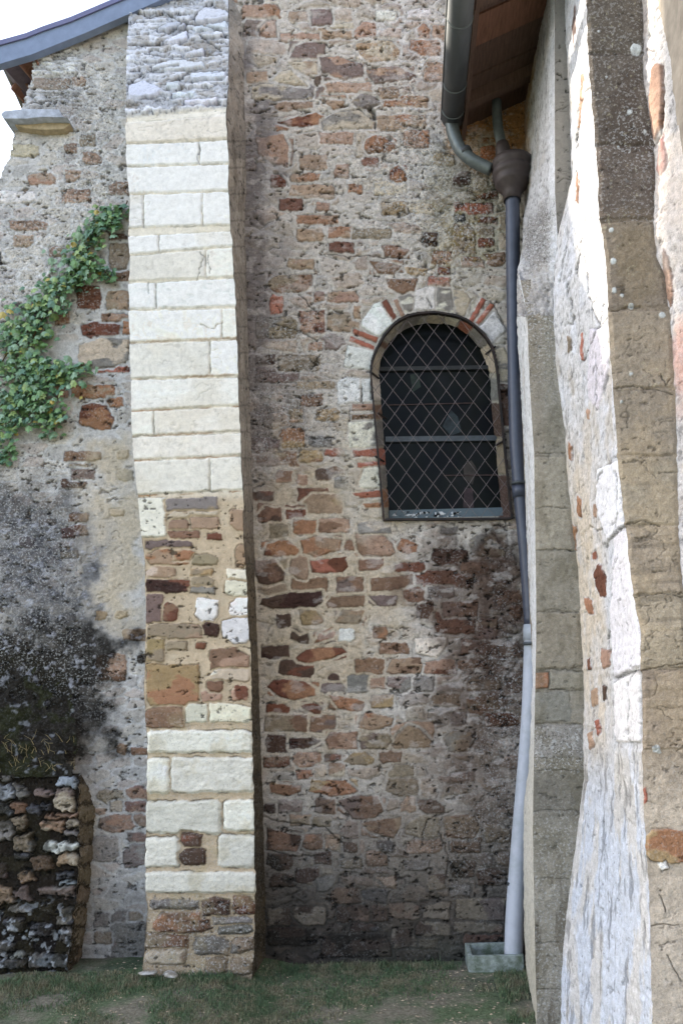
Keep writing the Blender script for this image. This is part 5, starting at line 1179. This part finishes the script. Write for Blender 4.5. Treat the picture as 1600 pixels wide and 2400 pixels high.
V = np.stack([p - dv, p + dv, md + dv * .7, md - dv * .7, tp + dv * .12, tp - dv * .12], 1).reshape(-1, 3); k0 = np.arange(n)[:, None] * 6
q = np.concatenate([k0 + np.array([0, 1, 2, 3]), k0 + np.array([3, 2, 4, 5])])
MG, nt, b = newmat('grass_blade', .7, .2)
tc = nt.nodes.new('ShaderNodeTexCoord')
c = mul(nt, T3(92, 112, 84), T3(134, 130, 108), rng_(nt, nz(9, 3), .45, .6, 0, 1), 'MIX'); c = mul(nt, c, rng_(nt, nz(90, 2), .3, .7, .5, 1.5)); nt.links.new(c, b.inputs['Base Color'])
g = raw('grass', V, np.ascontiguousarray(q), MG); tag(g, 'thin short grass growing in patches over bare soil', 'grass', kind='stuff')
# grit and leaf litter
n = 2600; gx_ = rg.uniform(-1.7, .8, n); gy_ = rg.uniform(3.0, 4.5, n); V = []; F_ = []
for i in range(n):
    s_ = .002 + .005 * rg.rand() ** 3; o = len(V); z = float(gh(np.array([gx_[i]]), np.array([gy_[i]]))[0]); a = rg.rand() * 6
    for k in range(4): t = a + k * 1.57; V.append((gx_[i] + s_ * math.cos(t) * (1 + rg.rand()), gy_[i] + s_ * math.sin(t), z + .001))
    V.append((gx_[i], gy_[i], z + s_ * .8)); F_ += [(o, o + 1, o + 4), (o + 1, o + 2, o + 4), (o + 2, o + 3, o + 4), (o + 3, o, o + 4)]
g = raw('gravel', V, F_, plain_mat('grit', lin(176, 160, 140), .9, .5, 60)); tag(g, 'fine pale grit scattered on the soil', 'gravel', kind='stuff')
M_WS = plain_mat('white_stone', lin(222, 216, 204), .8, .1, 30, .3)
for px, py, s_, lab in [(485, 2342, .018, 'larger white pebble on the grass before the ashlar buttress'), (613, 2299, .009, 'small white pebble beside the foot of the ashlar buttress'), (902, 2343, .008, 'small white pebble on bare soil in front of the rubble wall')]:
    d = ray(px, py); p = CAM + d * (-1.49 / d[2]); o = rock('pebble', tuple(p), (s_, s_ * .8, s_ * .7), int(px), M_WS, n=2); tag(o, lab, 'pebble', 'white pebbles on the grass')

# ------------------------------------------------------------------ ivy
IVY = mk('ivy', 'green ivy spilling down the left wall towards the ashlar buttress', 'ivy', loc=tuple(at(60, 900, YW)))
cl = [(285,492,16,14,26),(262,505,24,20,50),(235,520,26,22,60),(215,545,24,22,55),(190,580,22,24,55),(178,612,30,26,80),(205,622,26,18,40),(235,630,16,12,22),(258,648,12,10,14),(170,650,34,26,80),(140,665,30,24,70),(120,700,34,26,80),
      (95,730,38,30,95),(60,745,36,26,80),(60,790,50,32,110),(20,800,34,36,70),(70,850,44,22,80),(110,870,44,22,80),(155,870,36,16,60),(185,858,14,8,16),(30,880,50,36,120),(80,915,56,30,140),(40,950,54,32,130),(100,960,40,32,100),(120,980,22,26,50),(20,990,34,26,60),(10,1035,18,30,50),(5,1075,10,14,20)]
lf = [(0,-.5),(.22,-.42),(.5,-.2),(.36,.02),(.48,.28),(.2,.24),(0,.62),(-.2,.24),(-.48,.28),(-.36,.02),(-.5,-.2),(-.22,-.42)]
V = []; F_ = []; mi = []
rv = np.random.RandomState(12)
cen3 = []
for cx_, cy_, sx, sy, n in cl:
    for _ in range(int(n * .95)):
        px = cx_ + rv.randn() * sx * .74; py = cy_ + rv.randn() * sy * .72
        dp = .015 + .09 * rv.rand() * min(1, sx / 35)
        c = at(px, py, YW - dp); s_ = (.020 + .032 * rv.rand())
        up_ = Vector((rv.randn() * .35, -.25 + rv.randn() * .25, -1)).normalized(); nr = Vector((rv.randn() * .45 - .15, -1, .45 + rv.randn() * .4)).normalized()
        si = up_.cross(nr).normalized(); up_ = nr.cross(si).normalized(); o = len(V)
        for a, b2 in lf:
            cup = -.18 * (abs(a) * 2) ** 2 + .05 * b2
            V.append(tuple(Vector(c) + si * (a * s_ * 1.05) + up_ * (b2 * s_) + nr * (cup * s_)))
        V.append(tuple(Vector(c) + nr * .02 * s_)); F_ += [(o + k, o + (k + 1) % 12, o + 12) for k in range(12)]; mi.append(int(rv.rand() * 10))
o = raw('leaves', V, F_, bpy.data.materials[0], IVY); o.data.materials.clear()
LM = []
for k, c in enumerate([(92,128,92),(108,144,94),(90,126,104),(130,160,132),(140,164,104),(176,160,84)]): LM.append(plain_mat('ivy_leaf', lin(*c), .42, .3, 50, .1, spec=.5)); o.data.materials.append(LM[-1])
pick = [0, 0, 1, 1, 2, 2, 3, 3, 4, 1]
o.data.polygons.foreach_set('material_index', np.repeat([pick[m] if rv.rand() > .02 else 5 for m in mi], 12).astype(np.int32))
tw = []
for A_ in ([(300,470),(240,530),(180,620),(140,680),(60,780),(0,850)],[(190,600),(235,625),(262,650)],[(60,840),(120,865),(200,855)],[(140,680),(90,760),(50,900),(20,1060)],[(60,900),(110,960),(130,1010)]):
    P = smoothpath([at(a, b2, YW - .025 - .01 * rv.rand()) for a, b2 in A_], 6); P = P + rv.randn(*P.shape) * .004; tw.append(tube(P, .004, 6))
V, fs = join(tw); raw('stems', V, fs, plain_mat('ivy_stem', lin(92, 74, 54), .8), IVY, True)
# dry weeds on the mossy top
ws = []
for _ in range(46):
    px = rv.uniform(0, 175); py = rv.uniform(1730, 1815); Yc = YQ + (1828 - py) / 283 * .2 - .01
    a = at(px, py, Yc); L = rv.uniform(.03, .09); d = np.array([rv.randn() * .5, -.3, .8]); d /= np.linalg.norm(d)
    ws.append(tube([a, a + d * L * .5 + rv.randn(3) * .004, a + d * L + np.array([rv.randn() * .01, 0, -.01])], [.0014, .001, .0005], 4))
V, fs = join(ws); g = raw('dry_grass', V, fs, plain_mat('straw', lin(150, 136, 100), .8, .3, 40)); tag(g, 'thin dry grass stems on the mossy top of the low left buttress', 'grass', kind='stuff')
